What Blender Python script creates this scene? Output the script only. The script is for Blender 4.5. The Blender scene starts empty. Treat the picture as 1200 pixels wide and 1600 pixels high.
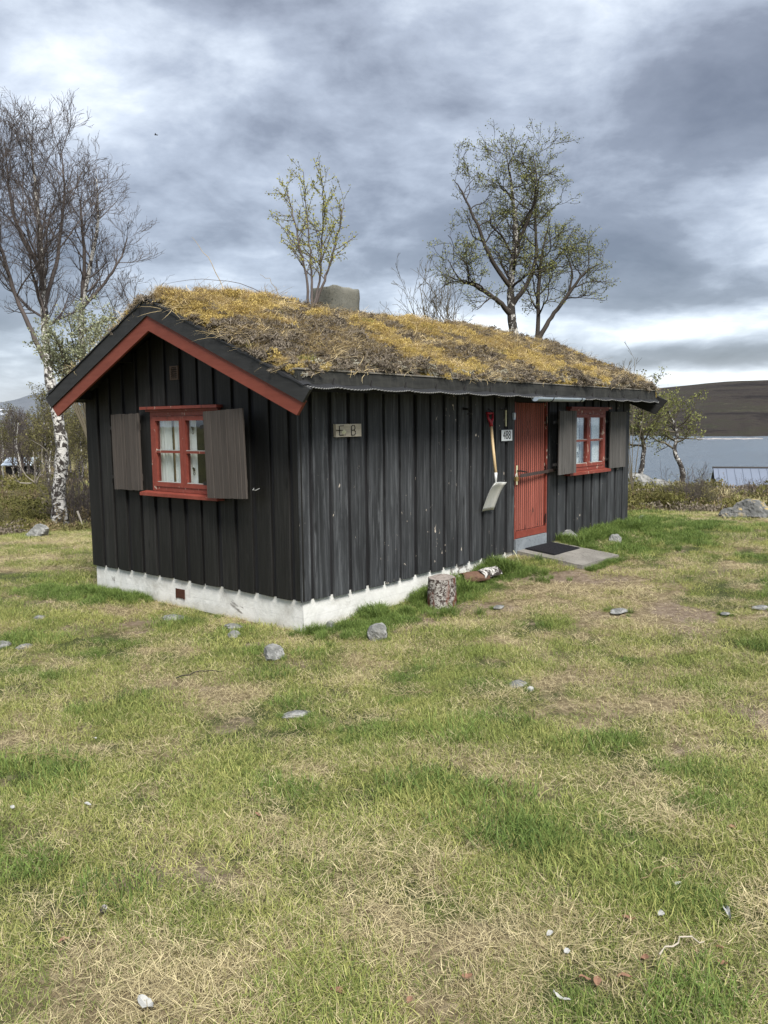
import bpy, math, random
import numpy as np
from mathutils import Vector, Matrix

random.seed(7)
rng = np.random.default_rng(11)
scene = bpy.context.scene
COL = scene.collection
PI = math.pi

# ------------------------------------------------------------------ camera
CAM = np.array([-5.0412, -5.1275, 1.57])
YAW, PITCH, ROLL, FPX = 0.6936, -0.1083, -0.0114, 1299.43
fwd = np.array([math.cos(PITCH)*math.cos(YAW), math.cos(PITCH)*math.sin(YAW), math.sin(PITCH)])
_r = np.array([math.sin(YAW), -math.cos(YAW), 0.0]); _u = np.cross(_r, fwd)
cr, sr = math.cos(ROLL), math.sin(ROLL)
right = cr*_r + sr*_u
up = -sr*_r + cr*_u
cd = bpy.data.cameras.new('camera'); cam = bpy.data.objects.new('camera', cd); COL.objects.link(cam)
cam.matrix_world = Matrix(((right[0], up[0], -fwd[0], CAM[0]), (right[1], up[1], -fwd[1], CAM[1]),
                           (right[2], up[2], -fwd[2], CAM[2]), (0, 0, 0, 1)))
cd.sensor_fit = 'VERTICAL'; cd.sensor_height = 32.0; cd.lens = FPX/1600*32.0
cd.clip_start = 0.05; cd.clip_end = 20000
scene.camera = cam

# ------------------------------------------------------------------ light
SUN_EL, SUN_AZ = 50.0, -122.0          # azimuth measured from +X towards +Y
EXPOSURE = 2.05
scene.view_settings.view_transform = 'Standard'; scene.view_settings.look = 'None'
scene.view_settings.gamma = 1.0; scene.view_settings.use_curve_mapping = False
scene.view_settings.exposure = EXPOSURE
sd = bpy.data.lights.new('sun', 'SUN'); sd.energy = 1.5; sd.angle = math.radians(24); sd.color = (1.0, 0.955, 0.88)
sun = bpy.data.objects.new('sun', sd); COL.objects.link(sun)
sdir = Vector((math.cos(math.radians(SUN_EL))*math.cos(math.radians(SUN_AZ)),
               math.cos(math.radians(SUN_EL))*math.sin(math.radians(SUN_AZ)), math.sin(math.radians(SUN_EL))))
sun.rotation_euler = sdir.to_track_quat('Z', 'Y').to_euler()

def ray(px, py):
    d = fwd + right*(px-600)/FPX - up*(py-800)/FPX
    return d
def at(px, py, depth):
    return CAM + ray(px, py)*depth

# node helper ------------------------------------------------------
class NT:
    def __init__(s, tree): s.t = tree; s.n = tree.nodes; s.l = tree.links
    def node(s, typ, **kw):
        nd = s.n.new(typ)
        for k, v in kw.items():
            if k == 'inp':
                for kk, vv in v.items(): s.set(nd, kk, vv)
            else: setattr(nd, k, v)
        return nd
    def set(s, nd, key, v):
        sock = nd.inputs[key]
        if isinstance(v, bpy.types.NodeSocket): s.l.new(v, sock)
        else:
            if isinstance(v, (tuple, list)) and len(v) == 3 and sock.type == 'RGBA': v = (*v, 1)
            sock.default_value = v
    def math(s, op, a, b=None, c=None, clamp=False):
        nd = s.n.new('ShaderNodeMath'); nd.operation = op; nd.use_clamp = clamp
        s.set(nd, 0, a)
        if b is not None: s.set(nd, 1, b)
        if c is not None: s.set(nd, 2, c)
        return nd.outputs[0]
    def vmath(s, op, a, b=None, out=0):
        nd = s.n.new('ShaderNodeVectorMath'); nd.operation = op; s.set(nd, 0, a)
        if b is not None: s.set(nd, 1, b)
        return nd.outputs[out]
    def mix(s, f, a, b, blend='MIX'):
        nd = s.n.new('ShaderNodeMix'); nd.data_type = 'RGBA'; nd.blend_type = blend
        s.set(nd, 0, f); s.set(nd, 6, a); s.set(nd, 7, b); return nd.outputs[2]
    def noise(s, vec, scale, detail=4, rough=0.55, dist=0.0):
        nd = s.n.new('ShaderNodeTexNoise')
        if vec is not None: s.set(nd, 'Vector', vec)
        s.set(nd, 'Scale', scale); s.set(nd, 'Detail', detail); s.set(nd, 'Roughness', rough); s.set(nd, 'Distortion', dist)
        return nd.outputs[0]
    def ramp(s, f, stops, interp='LINEAR'):
        nd = s.n.new('ShaderNodeValToRGB'); e = nd.color_ramp; e.interpolation = interp
        while len(e.elements) < len(stops): e.elements.new(0.5)
        for el, (p, c) in zip(e.elements, stops):
            el.position = p; el.color = (*c, 1) if len(c) == 3 else c
        s.set(nd, 0, f); return nd.outputs[0]
    def rng(s, v, a, b, c=0.0, d=1.0, smooth=False):
        nd = s.n.new('ShaderNodeMapRange'); s.set(nd, 0, v); s.set(nd, 1, a); s.set(nd, 2, b); s.set(nd, 3, c); s.set(nd, 4, d)
        if smooth: nd.interpolation_type = 'SMOOTHSTEP'
        return nd.outputs[0]
    def mapping(s, vec, scale=(1, 1, 1), loc=(0, 0, 0), rot=(0, 0, 0)):
        nd = s.n.new('ShaderNodeMapping'); s.set(nd, 'Vector', vec); s.set(nd, 'Scale', scale); s.set(nd, 'Location', loc); s.set(nd, 'Rotation', rot)
        return nd.outputs[0]

# ------------------------------------------------------------------ sky
world = bpy.data.worlds.new('World'); scene.world = world; world.use_nodes = True
W = NT(world.node_tree)
for n_ in list(W.n): W.n.remove(n_)
tc = W.node('ShaderNodeTexCoord').outputs['Generated']
sky = W.node('ShaderNodeTexSky', sky_type='NISHITA', sun_disc=False)
sky.sun_elevation = math.radians(SUN_EL); sky.sun_rotation = math.radians(90-SUN_AZ)
sky.sun_intensity = 1.0; sky.air_density = 1.0; sky.dust_density = 1.0
sep = W.node('ShaderNodeSeparateXYZ', inp={0: tc})
z_ = W.math('MAXIMUM', sep.outputs[2], 0.0)
zz = W.math('ADD', z_, 0.26)
px_ = W.math('DIVIDE', sep.outputs[0], zz); py_ = W.math('DIVIDE', sep.outputs[1], zz)
cp = W.node('ShaderNodeCombineXYZ', inp={0: px_, 1: py_, 2: 0.0}).outputs[0]
# rotate the cloud plane so that its x runs along the view's right
cp = W.mapping(cp, rot=(0, 0, -(YAW-PI/2)))
wv = W.node('ShaderNodeTexNoise', inp={'Vector': W.mapping(cp, scale=(1.1, 1.1, 1)), 'Scale': 1.0, 'Detail': 4.0}).outputs['Color']
cw = W.vmath('ADD', cp, W.vmath('SCALE', W.vmath('SUBTRACT', wv, (0.5, 0.5, 0.5)), None))
for n_ in W.n:
    if n_.type == 'VECT_MATH' and n_.operation == 'SCALE': n_.inputs['Scale'].default_value = 0.55
n1 = W.noise(W.mapping(cw, scale=(0.62, 0.80, 1), loc=(3.1, 1.7, 0)), 1.0, 9, 0.55, 0.0)
n2 = W.noise(W.mapping(cw, scale=(1.5, 2.0, 1), loc=(7.3, 2.2, 4.0)), 1.0, 9, 0.56, 0.0)
n3 = W.noise(W.mapping(tc, scale=(1, 1, 2.0)), 4.6, 10, 0.57, 0.15)
def blob(px, py, rad, amt, sx=1.0, sy=1.0):
    d = ray(px, py); d = d/np.linalg.norm(d)
    v = W.vmath('SUBTRACT', tc, tuple(d))
    a = W.vmath('DOT_PRODUCT', v, tuple(_r/sx), out=1)
    b = W.math('DIVIDE', W.vmath('DOT_PRODUCT', v, (0, 0, 1), out=1), sy)
    c = W.vmath('DOT_PRODUCT', v, tuple(np.array([math.cos(YAW), math.sin(YAW), 0])*0.7), out=1)
    q = W.math('ADD', W.math('ADD', W.math('MULTIPLY', a, a), W.math('MULTIPLY', b, b)), W.math('MULTIPLY', c, c))
    q = W.math('MULTIPLY', q, -1.0/(rad*rad))
    return W.math('MULTIPLY', W.math('EXPONENT', q), amt)
cl = W.math('ADD', W.math('MULTIPLY', n1, 0.66), W.math('MULTIPLY', n2, 0.42))
cl = W.math('ADD', cl, W.math('MULTIPLY', n3, 0.39))
cl = W.math('MULTIPLY_ADD', W.math('SUBTRACT', cl, 0.735), 2.0, 0.465)
for b in [
        (1030, 300, 0.21, -0.26, 1.5, 0.75), (430, 240, 0.16, -0.10, 1.6, 0.45), (60, 540, 0.13, 0.20, 1.6, 0.5),
        (600, 330, 0.07, 0.10, 1.3, 0.6), (230, 270, 0.09, 0.16, 1.2, 0.6), (230, 100, 0.10, 0.12, 1.6, 0.5), (1130, 505, 0.06, 0.36, 2.0, 0.42),
        (1050, 548, 0.03, -0.22, 2.6, 0.35), (1130, 590, 0.05, 0.40, 3.0, 0.3), (640, 10, 0.25, 0.09, 2.0, 0.45),
        (820, 60, 0.1, 0.06, 1.4, 0.5), (330, 400, 0.10, 0.06, 1.6, 0.4), (1160, 420, 0.06, 0.08, 1.5, 0.6)]:
    cl = W.math('ADD', cl, blob(*b))
col = W.ramp(cl, [(0.16, (0.085, 0.099, 0.128)), (0.36, (0.138, 0.160, 0.200)), (0.50, (0.245, 0.285, 0.345)),
                  (0.62, (0.38, 0.435, 0.50)), (0.76, (0.60, 0.65, 0.70)), (0.93, (0.95, 0.97, 0.98))])
# an overcast sky brightens towards the zenith
zen = W.rng(sep.outputs[2], 0.45, 0.95, 1.0, 1.9, True)
col = W.mix(1.0, col, W.node('ShaderNodeCombineXYZ', inp={0: zen, 1: zen, 2: zen}).outputs[0], 'MULTIPLY')
hz = W.rng(sep.outputs[2], 0.0, 0.07, 1.0, 0.0, True)
col = W.mix(W.math('MULTIPLY', hz, 0.40), col, (0.44, 0.50, 0.57))
col = W.mix(1.0, col, (4.95, 4.72, 4.60), 'MULTIPLY')
skymix = W.mix(0.93, sky.outputs[0], col)
bg = W.node('ShaderNodeBackground', inp={'Color': skymix, 'Strength': 0.1})
W.l.new(bg.outputs[0], W.node('ShaderNodeOutputWorld').inputs[0])

# ------------------------------------------------------------------ numpy noise
def _hash(ix, iy, seed):
    h = (ix.astype(np.int64)*374761393 + iy.astype(np.int64)*668265263 + seed*1274126177) & 0xffffffff
    h = ((h ^ (h >> 13))*1103515245) & 0xffffffff
    h = ((h ^ (h >> 16))*69069) & 0xffffffff
    return ((h >> 8) & 0xffff)/65535.0
def vnoise(x, y, seed=0):
    x = np.asarray(x, float); y = np.asarray(y, float)
    ix, iy = np.floor(x), np.floor(y); fx, fy = x-ix, y-iy
    fx = fx*fx*(3-2*fx); fy = fy*fy*(3-2*fy)
    a = _hash(ix, iy, seed); b = _hash(ix+1, iy, seed); c = _hash(ix, iy+1, seed); d = _hash(ix+1, iy+1, seed)
    return (a*(1-fx)+b*fx)*(1-fy)+(c*(1-fx)+d*fx)*fy
def fbm(x, y, scale=1.0, oct=4, seed=0, gain=0.5):
    x = np.asarray(x, float)*scale; y = np.asarray(y, float)*scale
    s = 0; a = 1; t = 0
    for o in range(oct):
        s = s + a*(vnoise(x+17.3*o, y-9.1*o, seed+o)*2-1); t += a; a *= gain
        x, y = x*2.03*0.8-y*2.03*0.6, x*2.03*0.6+y*2.03*0.8
    return s/t
def S(t): t = np.clip(t, 0, 1); return t*t*(3-2*t)

# ------------------------------------------------------------------ terrain height
LAKE_Z = -10.5
R_R = [0, 15, 22, 30, 36, 60, 120, 200, 560, 600, 6000]; Z_R = [0, -0.10, -0.55, -0.85, -1.7, -5.2, -10.9, -13, -13, -14, -60]
R_L = [0, 16, 30, 65, 130, 400, 1200, 6000]; Z_L = [0, -.42, -1.15, -2.5, -3.0, -4.5, -8.0, -20]
def height(x, y, bumps=True):
    x = np.asarray(x, float); y = np.asarray(y, float)
    K = 1-S((y-0.5)/3.5)
    base = -0.27 + 0.25*S((x-0.9)/3.4)*K*(1-0.52*S(-y/1.3)*(1-S((x-5)/3))) + 0.12*S((-(x+y)*0.7-2.0)/5.0)
    base = base - 0.10*S((-1.0-x)/3.0)*S((y+1)/4.0)
    dx, dy = x-CAM[0], y-CAM[1]; r = np.hypot(dx, dy); az = np.degrees(np.arctan2(dy, dx))
    wl = S((az-32)/16.0)
    wl = np.where((az > 130) | (az < -60), 1.0, wl)
    far = np.interp(r, R_R, Z_R)*(1-wl)+np.interp(r, R_L, Z_L)*wl
    t = S((r-11.0)/7.0)
    # the far side of the left lawn falls away gently
    z = base*(1-t) + far*t
    if bumps:
        n = 0.020*fbm(x, y, 1.1, 3, 5)+0.012*fbm(x, y, 4.0, 3, 9)
        z = z + n*(0.6+0.4*S(r/6)) + S((r-15)/15)*0.25*fbm(x, y, 0.25, 4, 21) + S((r-60)/200)*1.2*fbm(x, y, 0.02, 4, 33)
    return z
def ground_hit(px, py):
    d = ray(px, py); t = 0.5
    for i in range(4000):
        p = CAM + d*t
        h = float(height(p[0], p[1]))
        if p[2] <= h: break
        t += max(0.004, (p[2]-h)*0.5)
    return Vector((p[0], p[1], h)), t

# ------------------------------------------------------------------ mesh helpers
class MB:
    def __init__(s): s.v = []; s.q = []; s.t = []; s.n = 0; s.att = []
    def add(s, v, quads=None, tris=None, att=None):
        v = np.asarray(v, float).reshape(-1, 3)
        if quads is not None and len(quads): s.q.append(np.asarray(quads, np.int64).reshape(-1, 4)+s.n)
        if tris is not None and len(tris): s.t.append(np.asarray(tris, np.int64).reshape(-1, 3)+s.n)
        s.v.append(v); s.n += len(v)
        if att is not None: s.att.append(np.broadcast_to(att, (len(v),)).astype(np.float32) if np.ndim(att) < 1 or len(att) != len(v) else np.asarray(att, np.float32))
    def box(s, x0, x1, y0, y1, z0, z1, M=None):
        v = np.array([(x, y, z) for x in (x0, x1) for y in (y0, y1) for z in (z0, z1)], float)
        if M is not None: v = np.array([tuple(M @ Vector(p)) for p in v])
        s.add(v, [(0, 1, 3, 2), (4, 6, 7, 5), (0, 4, 5, 1), (2, 3, 7, 6), (0, 2, 6, 4), (1, 5, 7, 3)])
        return s
    def tube(s, P, R, n=6, cap=True):
        P = np.asarray(P, float); m = len(P); R = np.broadcast_to(np.asarray(R, float), (m,))
        T = np.gradient(P, axis=0); T /= (np.linalg.norm(T, axis=1, keepdims=True)+1e-12)
        ref = np.array([0, 0, 1.0]) if abs(T[0][2]) < 0.9 else np.array([1.0, 0, 0])
        A = np.cross(T, ref); A /= (np.linalg.norm(A, axis=1, keepdims=True)+1e-12); B = np.cross(T, A)
        an = np.arange(n)*2*PI/n
        v = P[:, None, :]+R[:, None, None]*(np.cos(an)[None, :, None]*A[:, None, :]+np.sin(an)[None, :, None]*B[:, None, :])
        i = np.arange(m-1)[:, None]*n; j = np.arange(n)[None, :]; k = (j+1) % n
        q = np.stack([i+j, i+k, i+n+k, i+n+j], -1).reshape(-1, 4)
        v = v.reshape(-1, 3); tr = []
        if cap and n >= 3:
            v = np.vstack([v, P[0], P[-1]]); c0, c1 = len(v)-2, len(v)-1; e = (m-1)*n
            tr = [(c0, (a+1) % n, a) for a in range(n)]+[(c1, e+a, e+(a+1) % n) for a in range(n)]
        s.add(v, q, tr); return s
    def prism(s, poly, bot, top, M=None):
        """poly: list of (a,b) cross-section; bot/top: functions or numbers of (a,b) giving z"""
        n = len(poly); f = lambda g, a, b: g(a, b) if callable(g) else g
        v = [(a, b, f(bot, a, b)) for a, b in poly]+[(a, b, f(top, a, b)) for a, b in poly]
        if M is not None: v = [tuple(M @ Vector(p)) for p in v]
        c = len(v)
        s.add(v, [(i, (i+1) % n, n+(i+1) % n, n+i) for i in range(n)],
              [(0, i+1, i) for i in range(1, n-1)]+[(n, n+i, n+i+1) for i in range(1, n-1)])
        return s
    def mesh(s, name, mat=None, smooth=False):
        me = bpy.data.meshes.new(name)
        v = np.vstack(s.v) if s.v else np.zeros((0, 3))
        q = np.vstack(s.q) if s.q else np.zeros((0, 4), np.int64); t = np.vstack(s.t) if s.t else np.zeros((0, 3), np.int64)
        me.vertices.add(len(v)); me.vertices.foreach_set('co', v.astype(np.float32).ravel())
        nl = len(q)*4+len(t)*3; me.loops.add(nl); me.loops.foreach_set('vertex_index', np.concatenate([q.ravel(), t.ravel()]).astype(np.int32))
        me.polygons.add(len(q)+len(t))
        st = np.concatenate([np.arange(len(q))*4, len(q)*4+np.arange(len(t))*3]).astype(np.int32)
        me.polygons.foreach_set('loop_start', st)
        me.update(calc_edges=True); me.validate()
        me.polygons.foreach_set('use_smooth', np.full(len(me.polygons), bool(smooth)))
        if s.att:
            a = me.attributes.new('tint', 'FLOAT', 'POINT'); a.data.foreach_set('value', np.concatenate(s.att))
        if mat: me.materials.append(mat)
        return me
    def build(s, name, mat=None, parent=None, smooth=False, col=True):
        o = bpy.data.objects.new(name, s.mesh(name, mat, smooth))
        if col: COL.objects.link(o)
        if parent: o.parent = parent
        return o
def tag(o, label=None, cat=None, group=None, kind=None):
    if label: o['label'] = label
    if cat: o['category'] = cat
    if group: o['group'] = group
    if kind: o['kind'] = kind
    return o
def empty(name, loc=(0, 0, 0), rz=0.0, label=None, cat=None, group=None):
    o = bpy.data.objects.new(name, None); COL.objects.link(o); o.location = loc; o.rotation_euler = (0, 0, rz); o.empty_display_size = 0.1
    return tag(o, label, cat, group)
def children(o): return [c for c in list(o.children)]
def copy_tree(o, parent=None):
    c = o.copy(); COL.objects.link(c); c.parent = parent
    for ch in children(o): copy_tree(ch, c)
    return c

# ------------------------------------------------------------------ materials
def new_mat(name):
    m = bpy.data.materials.new(name); m.use_nodes = True; t = NT(m.node_tree)
    for n_ in list(t.n): t.n.remove(n_)
    b = t.node('ShaderNodeBsdfPrincipled'); o = t.node('ShaderNodeOutputMaterial'); t.l.new(b.outputs[0], o.inputs[0])
    return m, t, b
def finish(t, b, col, rough=0.8, bump=None, bstr=0.3, bdist=0.01, metal=0.0, spec=0.3):
    t.set(b, 'Base Color', col); t.set(b, 'Roughness', rough); t.set(b, 'Metallic', metal); t.set(b, 'Specular IOR Level', spec)
    if bump is not None:
        bp = t.node('ShaderNodeBump', inp={'Height': bump, 'Strength': bstr, 'Distance': bdist}); t.l.new(bp.outputs[0], b.inputs['Normal'])
def wood_mat(name, c0, c1, c2, chips=None, chip_amt=0.0, rough=0.7, grain=(40, 40, 2.2), vary=0.3, spec=0.3, weather=None):
    m, t, b = new_mat(name)
    oc = t.node('ShaderNodeTexCoord').outputs['Object']
    oi = t.node('ShaderNodeObjectInfo').outputs['Random']
    sh = t.vmath('ADD', oc, t.node('ShaderNodeCombineXYZ', inp={0: t.math('MULTIPLY', oi, 31.0), 1: t.math('MULTIPLY', oi, 17.0), 2: t.math('MULTIPLY', oi, 9.0)}).outputs[0])
    g = t.noise(t.mapping(sh, scale=grain), 1.0, 6, 0.6, 0.4)
    blot = t.noise(t.mapping(sh, scale=(3, 3, 0.9)), 1.0, 5, 0.6, 0.3)
    v = t.math('ADD', t.math('MULTIPLY', g, 0.55), t.math('MULTIPLY', blot, 0.45))
    c = t.ramp(v, [(0.30, c0), (0.5, c1), (0.72, c2)])
    if weather is not None:
        wv = t.noise(t.mapping(sh, scale=(26, 26, 1.3)), 1.0, 7, 0.70, 0.5)
        c = t.mix(t.rng(wv, 0.50, 0.70), c, weather)
    kk = t.math('MULTIPLY_ADD', oi, vary, 1.0-vary/2)
    c = t.mix(1.0, c, t.node('ShaderNodeCombineXYZ', inp={0: kk, 1: kk, 2: kk}).outputs[0], 'MULTIPLY')
    vo = t.node('ShaderNodeTexVoronoi', inp={'Vector': t.mapping(sh, scale=(6, 6, 1.7)), 'Scale': 1.0}).outputs['Distance']
    c = t.mix(t.rng(vo, 0.05, 0.13, 0.75, 0.0), c, tuple(x*0.35 for x in c1))
    if chips is not None:
        k1 = t.noise(t.mapping(sh, scale=(22, 22, 9)), 1.0, 5, 0.62, 0.2); k2 = t.noise(t.mapping(sh, scale=(1.1, 1.1, 0.8)), 1.0, 3, 0.5)
        th = t.math('MULTIPLY_ADD', k2, -0.30, 0.905-chip_amt)
        c = t.mix(t.rng(t.math('SUBTRACT', k1, th), 0.0, 0.02), c, chips)
    finish(t, b, c, rough, g, 0.45, 0.004, spec=spec)
    return m
M_side = wood_mat('weathered_black_wood', (0.0105, 0.0112, 0.0122), (0.0255, 0.0272, 0.0298), (0.052, 0.0556, 0.060), chips=(0.50, 0.44, 0.37), chip_amt=0.065, weather=(0.088, 0.0935, 0.100), vary=0.5, rough=0.62)
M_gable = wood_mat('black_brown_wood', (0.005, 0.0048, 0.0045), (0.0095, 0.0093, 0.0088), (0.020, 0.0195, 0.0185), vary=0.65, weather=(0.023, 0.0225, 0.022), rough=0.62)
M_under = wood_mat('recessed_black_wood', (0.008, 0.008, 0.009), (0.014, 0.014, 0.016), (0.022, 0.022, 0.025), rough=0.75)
M_rake = wood_mat('black_rake_wood', (0.015, 0.0153, 0.0155), (0.026, 0.0265, 0.0268), (0.040, 0.0405, 0.041), grain=(30, 3, 30), rough=0.6)
M_rakered = wood_mat('red_rake_wood', (0.135, 0.032, 0.020), (0.172, 0.044, 0.028), (0.21, 0.058, 0.037), grain=(30, 3, 30), rough=0.62, vary=0.06)
M_red = wood_mat('red_window_paint', (0.145, 0.030, 0.021), (0.195, 0.044, 0.030), (0.25, 0.064, 0.046), chips=(0.50, 0.40, 0.32), chip_amt=0.115, grain=(16, 16, 16), rough=0.5, vary=0.05)
M_reddoor = wood_mat('faded_red_door_paint', (0.21, 0.055, 0.038), (0.31, 0.090, 0.064), (0.41, 0.145, 0.110), chips=(0.05, 0.03, 0.025), chip_amt=0.10, rough=0.65, vary=0.3)
M_shut = wood_mat('grey_brown_shutter_wood', (0.036, 0.030, 0.026), (0.058, 0.049, 0.043), (0.082, 0.070, 0.062), grain=(60, 60, 3), rough=0.75, vary=0.3)
M_shut2 = wood_mat('grey_shutter_wood', (0.048, 0.0455, 0.043), (0.078, 0.074, 0.070), (0.115, 0.11, 0.104), grain=(60, 60, 3), rough=0.75, vary=0.35)
M_eave = wood_mat('black_eave_wood', (0.009, 0.009, 0.008), (0.019, 0.0192, 0.017), (0.034, 0.034, 0.030), grain=(3, 30, 30), rough=0.7, weather=(0.036, 0.036, 0.031))
M_eavetop = wood_mat('silvered_wood', (0.12, 0.11, 0.095), (0.19, 0.175, 0.15), (0.28, 0.26, 0.23), grain=(3, 30, 30), rough=0.8)
M_pale = wood_mat('pale_driftwood', (0.30, 0.26, 0.20), (0.48, 0.43, 0.34), (0.66, 0.60, 0.50), grain=(3, 40, 22), rough=0.75, vary=0.0)
M_shaft = wood_mat('ash_handle', (0.48, 0.34, 0.18), (0.60, 0.45, 0.26), (0.68, 0.54, 0.34), rough=0.45, vary=0.0)
def plain(name, c, rough=0.6, metal=0.0, var=0.25, scale=12, spec=0.4, bstr=0.2):
    m, t, b = new_mat(name)
    oc = t.node('ShaderNodeTexCoord').outputs['Object']
    n = t.noise(oc, scale, 6, 0.6, 0.3)
    c2 = t.mix(n, tuple(x*(1-var) for x in c), tuple(min(1, x*(1+var)) for x in c))
    finish(t, b, c2, rough, n, bstr, 0.004, metal, spec); return m
M_iron = plain('dark_iron', (0.030, 0.028, 0.027), 0.55, 0.6)
M_bar = plain('brown_steel_bar', (0.085, 0.062, 0.058), 0.5, 0.5, 0.4)
M_grooveshade = plain('door_groove_shade', (0.030, 0.010, 0.009), 0.8)  # shade between the door slats, put into the backing as dark red
M_brass = plain('brass', (0.55, 0.38, 0.14), 0.35, 0.9)
M_zinc = plain('zinc_gutter', (0.42, 0.50, 0.60), 0.4, 0.25, 0.15)
M_alu = plain('brushed_aluminium', (0.66, 0.67, 0.66), 0.42, 0.35, 0.14, 5)
M_redplastic = plain('dark_red_plastic', (0.30, 0.015, 0.025), 0.35, 0, 0.1)
M_white = plain('white_enamel', (0.72, 0.76, 0.78), 0.3, 0, 0.04)
M_blackink = plain('black_enamel', (0.012, 0.012, 0.014), 0.4, 0, 0.05)
M_felt = plain('black_roofing_felt', (0.016, 0.017, 0.019), 0.7, 0, 0.5, 40, bstr=0.6)
M_feltedge = plain('pale_felt_edge', (0.17, 0.17, 0.165), 0.8, 0, 0.5, 60)
M_rust = plain('rusty_plate', (0.06, 0.022, 0.012), 0.85, 0.2, 0.6, 40)
M_vent = plain('brown_plastic_vent', (0.085, 0.052, 0.034), 0.6)
M_rubber = plain('black_rubber', (0.009, 0.009, 0.012), 0.75, 0, 0.3, 50)
M_dark = plain('dark_interior', (0.020, 0.018, 0.016), 0.9)
M_brownpost = plain('varnished_pine', (0.28, 0.17, 0.08), 0.5)
M_curtain = plain('white_curtain_cloth', (0.84, 0.85, 0.83), 0.9, 0, 0.04, 30)
M_tube = plain('yellowed_thermometer', (0.58, 0.56, 0.36), 0.4)
M_paper = plain('white_birch_bark_scrap', (0.34, 0.34, 0.32), 0.7)
M_deadleaf = plain('brown_dead_leaf', (0.21, 0.115, 0.07), 0.8, 0, 0.4)
def glass_mat():
    m = bpy.data.materials.new('window_glass'); m.use_nodes = True; t = NT(m.node_tree)
    for n_ in list(t.n): t.n.remove(n_)
    o = t.node('ShaderNodeOutputMaterial'); g = t.node('ShaderNodeBsdfGlossy', inp={'Roughness': 0.02, 'Color': (0.9, 0.95, 1.0)})
    tr = t.node('ShaderNodeBsdfTransparent', inp={'Color': (0.95, 0.97, 0.97)}); lw = t.node('ShaderNodeLayerWeight', inp={'Blend': 0.18})
    mx = t.node('ShaderNodeMixShader'); t.l.new(t.math('MULTIPLY_ADD', lw.outputs['Fresnel'], 0.55, 0.02), mx.inputs[0]); t.l.new(tr.outputs[0], mx.inputs[1]); t.l.new(g.outputs[0], mx.inputs[2])
    t.l.new(mx.outputs[0], o.inputs[0]); return m
M_glass = glass_mat()
def foundation_mat():
    m, t, b = new_mat('whitewashed_concrete')
    oc = t.node('ShaderNodeTexCoord').outputs['Object']
    n = t.noise(oc, 5, 7, 0.65, 0.3); n2 = t.noise(oc, 2.2, 8, 0.72, 0.6); n3 = t.noise(t.mapping(oc, scale=(1, 1, 7)), 2.0, 5, 0.6)
    c = t.ramp(n, [(0.25, (0.42, 0.41, 0.38)), (0.5, (0.62, 0.62, 0.595)), (0.75, (0.70, 0.70, 0.68))])
    # grey chips where the whitewash has come off
    c = t.mix(t.rng(n2, 0.60, 0.63), c, (0.22, 0.21, 0.195))
    sz = t.node('ShaderNodeSeparateXYZ', inp={0: oc}).outputs[2]
    # board-marked casting seams
    w = t.math('ABSOLUTE', t.math('SUBTRACT', t.math('ADD', sz, t.math('MULTIPLY', n, 0.012)), -0.145))
    c = t.mix(t.math('MULTIPLY', t.rng(w, 0.0, 0.006, 1.0, 0.0), 0.3), c, (0.4, 0.4, 0.38))
    sp = t.rng(t.math('ADD', sz, t.math('MULTIPLY', n3, 0.14)), -0.22, -0.12, 1.0, 0.0)
    c = t.mix(t.math('MULTIPLY', sp, 0.45), c, (0.30, 0.27, 0.18))
    finish(t, b, c, 0.9, t.math('ADD', n, t.math('MULTIPLY', n2, 0.8)), 0.6, 0.02); return m
M_found = foundation_mat()
def concrete_mat(name, c0, c1):
    m, t, b = new_mat(name); oc = t.node('ShaderNodeTexCoord').outputs['Object']
    n = t.noise(oc, 3, 8, 0.7, 0.3); f = t.noise(oc, 45, 4, 0.7)
    c = t.mix(n, c0, c1); c = t.mix(t.rng(f, 0.55, 0.7), c, tuple(x*0.6 for x in c0))
    c = t.mix(t.rng(n, 0.55, 0.62), c, tuple(x*0.75 for x in c1))
    finish(t, b, c, 0.9, t.math('ADD', n, t.math('MULTIPLY', f, 0.3)), 0.6, 0.02); return m
M_slab = concrete_mat('weathered_slab_concrete', (0.085, 0.08, 0.07), (0.30, 0.285, 0.255))
M_chim = concrete_mat('grey_render', (0.05, 0.052, 0.042), (0.24, 0.235, 0.20))
M_thresh = concrete_mat('blue_grey_flaking_paint', (0.09, 0.105, 0.12), (0.28, 0.31, 0.335))
def rock_mat(name, lich=0.0, dk=1.0):
    m, t, b = new_mat(name); oc = t.node('ShaderNodeTexCoord').outputs['Object']
    n = t.noise(oc, 6, 8, 0.68, 0.3); f = t.noise(oc, 40, 4, 0.7); l = t.noise(oc, 3.1, 6, 0.65)
    c = t.ramp(n, [(0.3, (0.07*dk, 0.073*dk, 0.068*dk)), (0.47, (0.16*dk, 0.163*dk, 0.155*dk)), (0.53, (0.25*dk, 0.25*dk, 0.24*dk)), (0.7, (0.38*dk, 0.38*dk, 0.365*dk))])
    c = t.mix(t.rng(f, 0.58, 0.66), c, (0.08, 0.08, 0.075))
    if lich:
        nz = t.node('ShaderNodeSeparateXYZ', inp={0: t.node('ShaderNodeNewGeometry').outputs['Normal']}).outputs[2]
        k = t.math('MULTIPLY', t.rng(l, 0.50, 0.58), t.rng(nz, 0.72, 0.92))
        c = t.mix(k, c, (0.42, 0.30, 0.08))
    finish(t, b, c, 0.85, t.math('ADD', n, t.math('MULTIPLY', f, 0.25)), 0.8, 0.03); return m
M_rock = rock_mat('grey_lichened_stone'); M_boulder = rock_mat('lichen_boulder', 1.0, 0.6)
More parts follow.
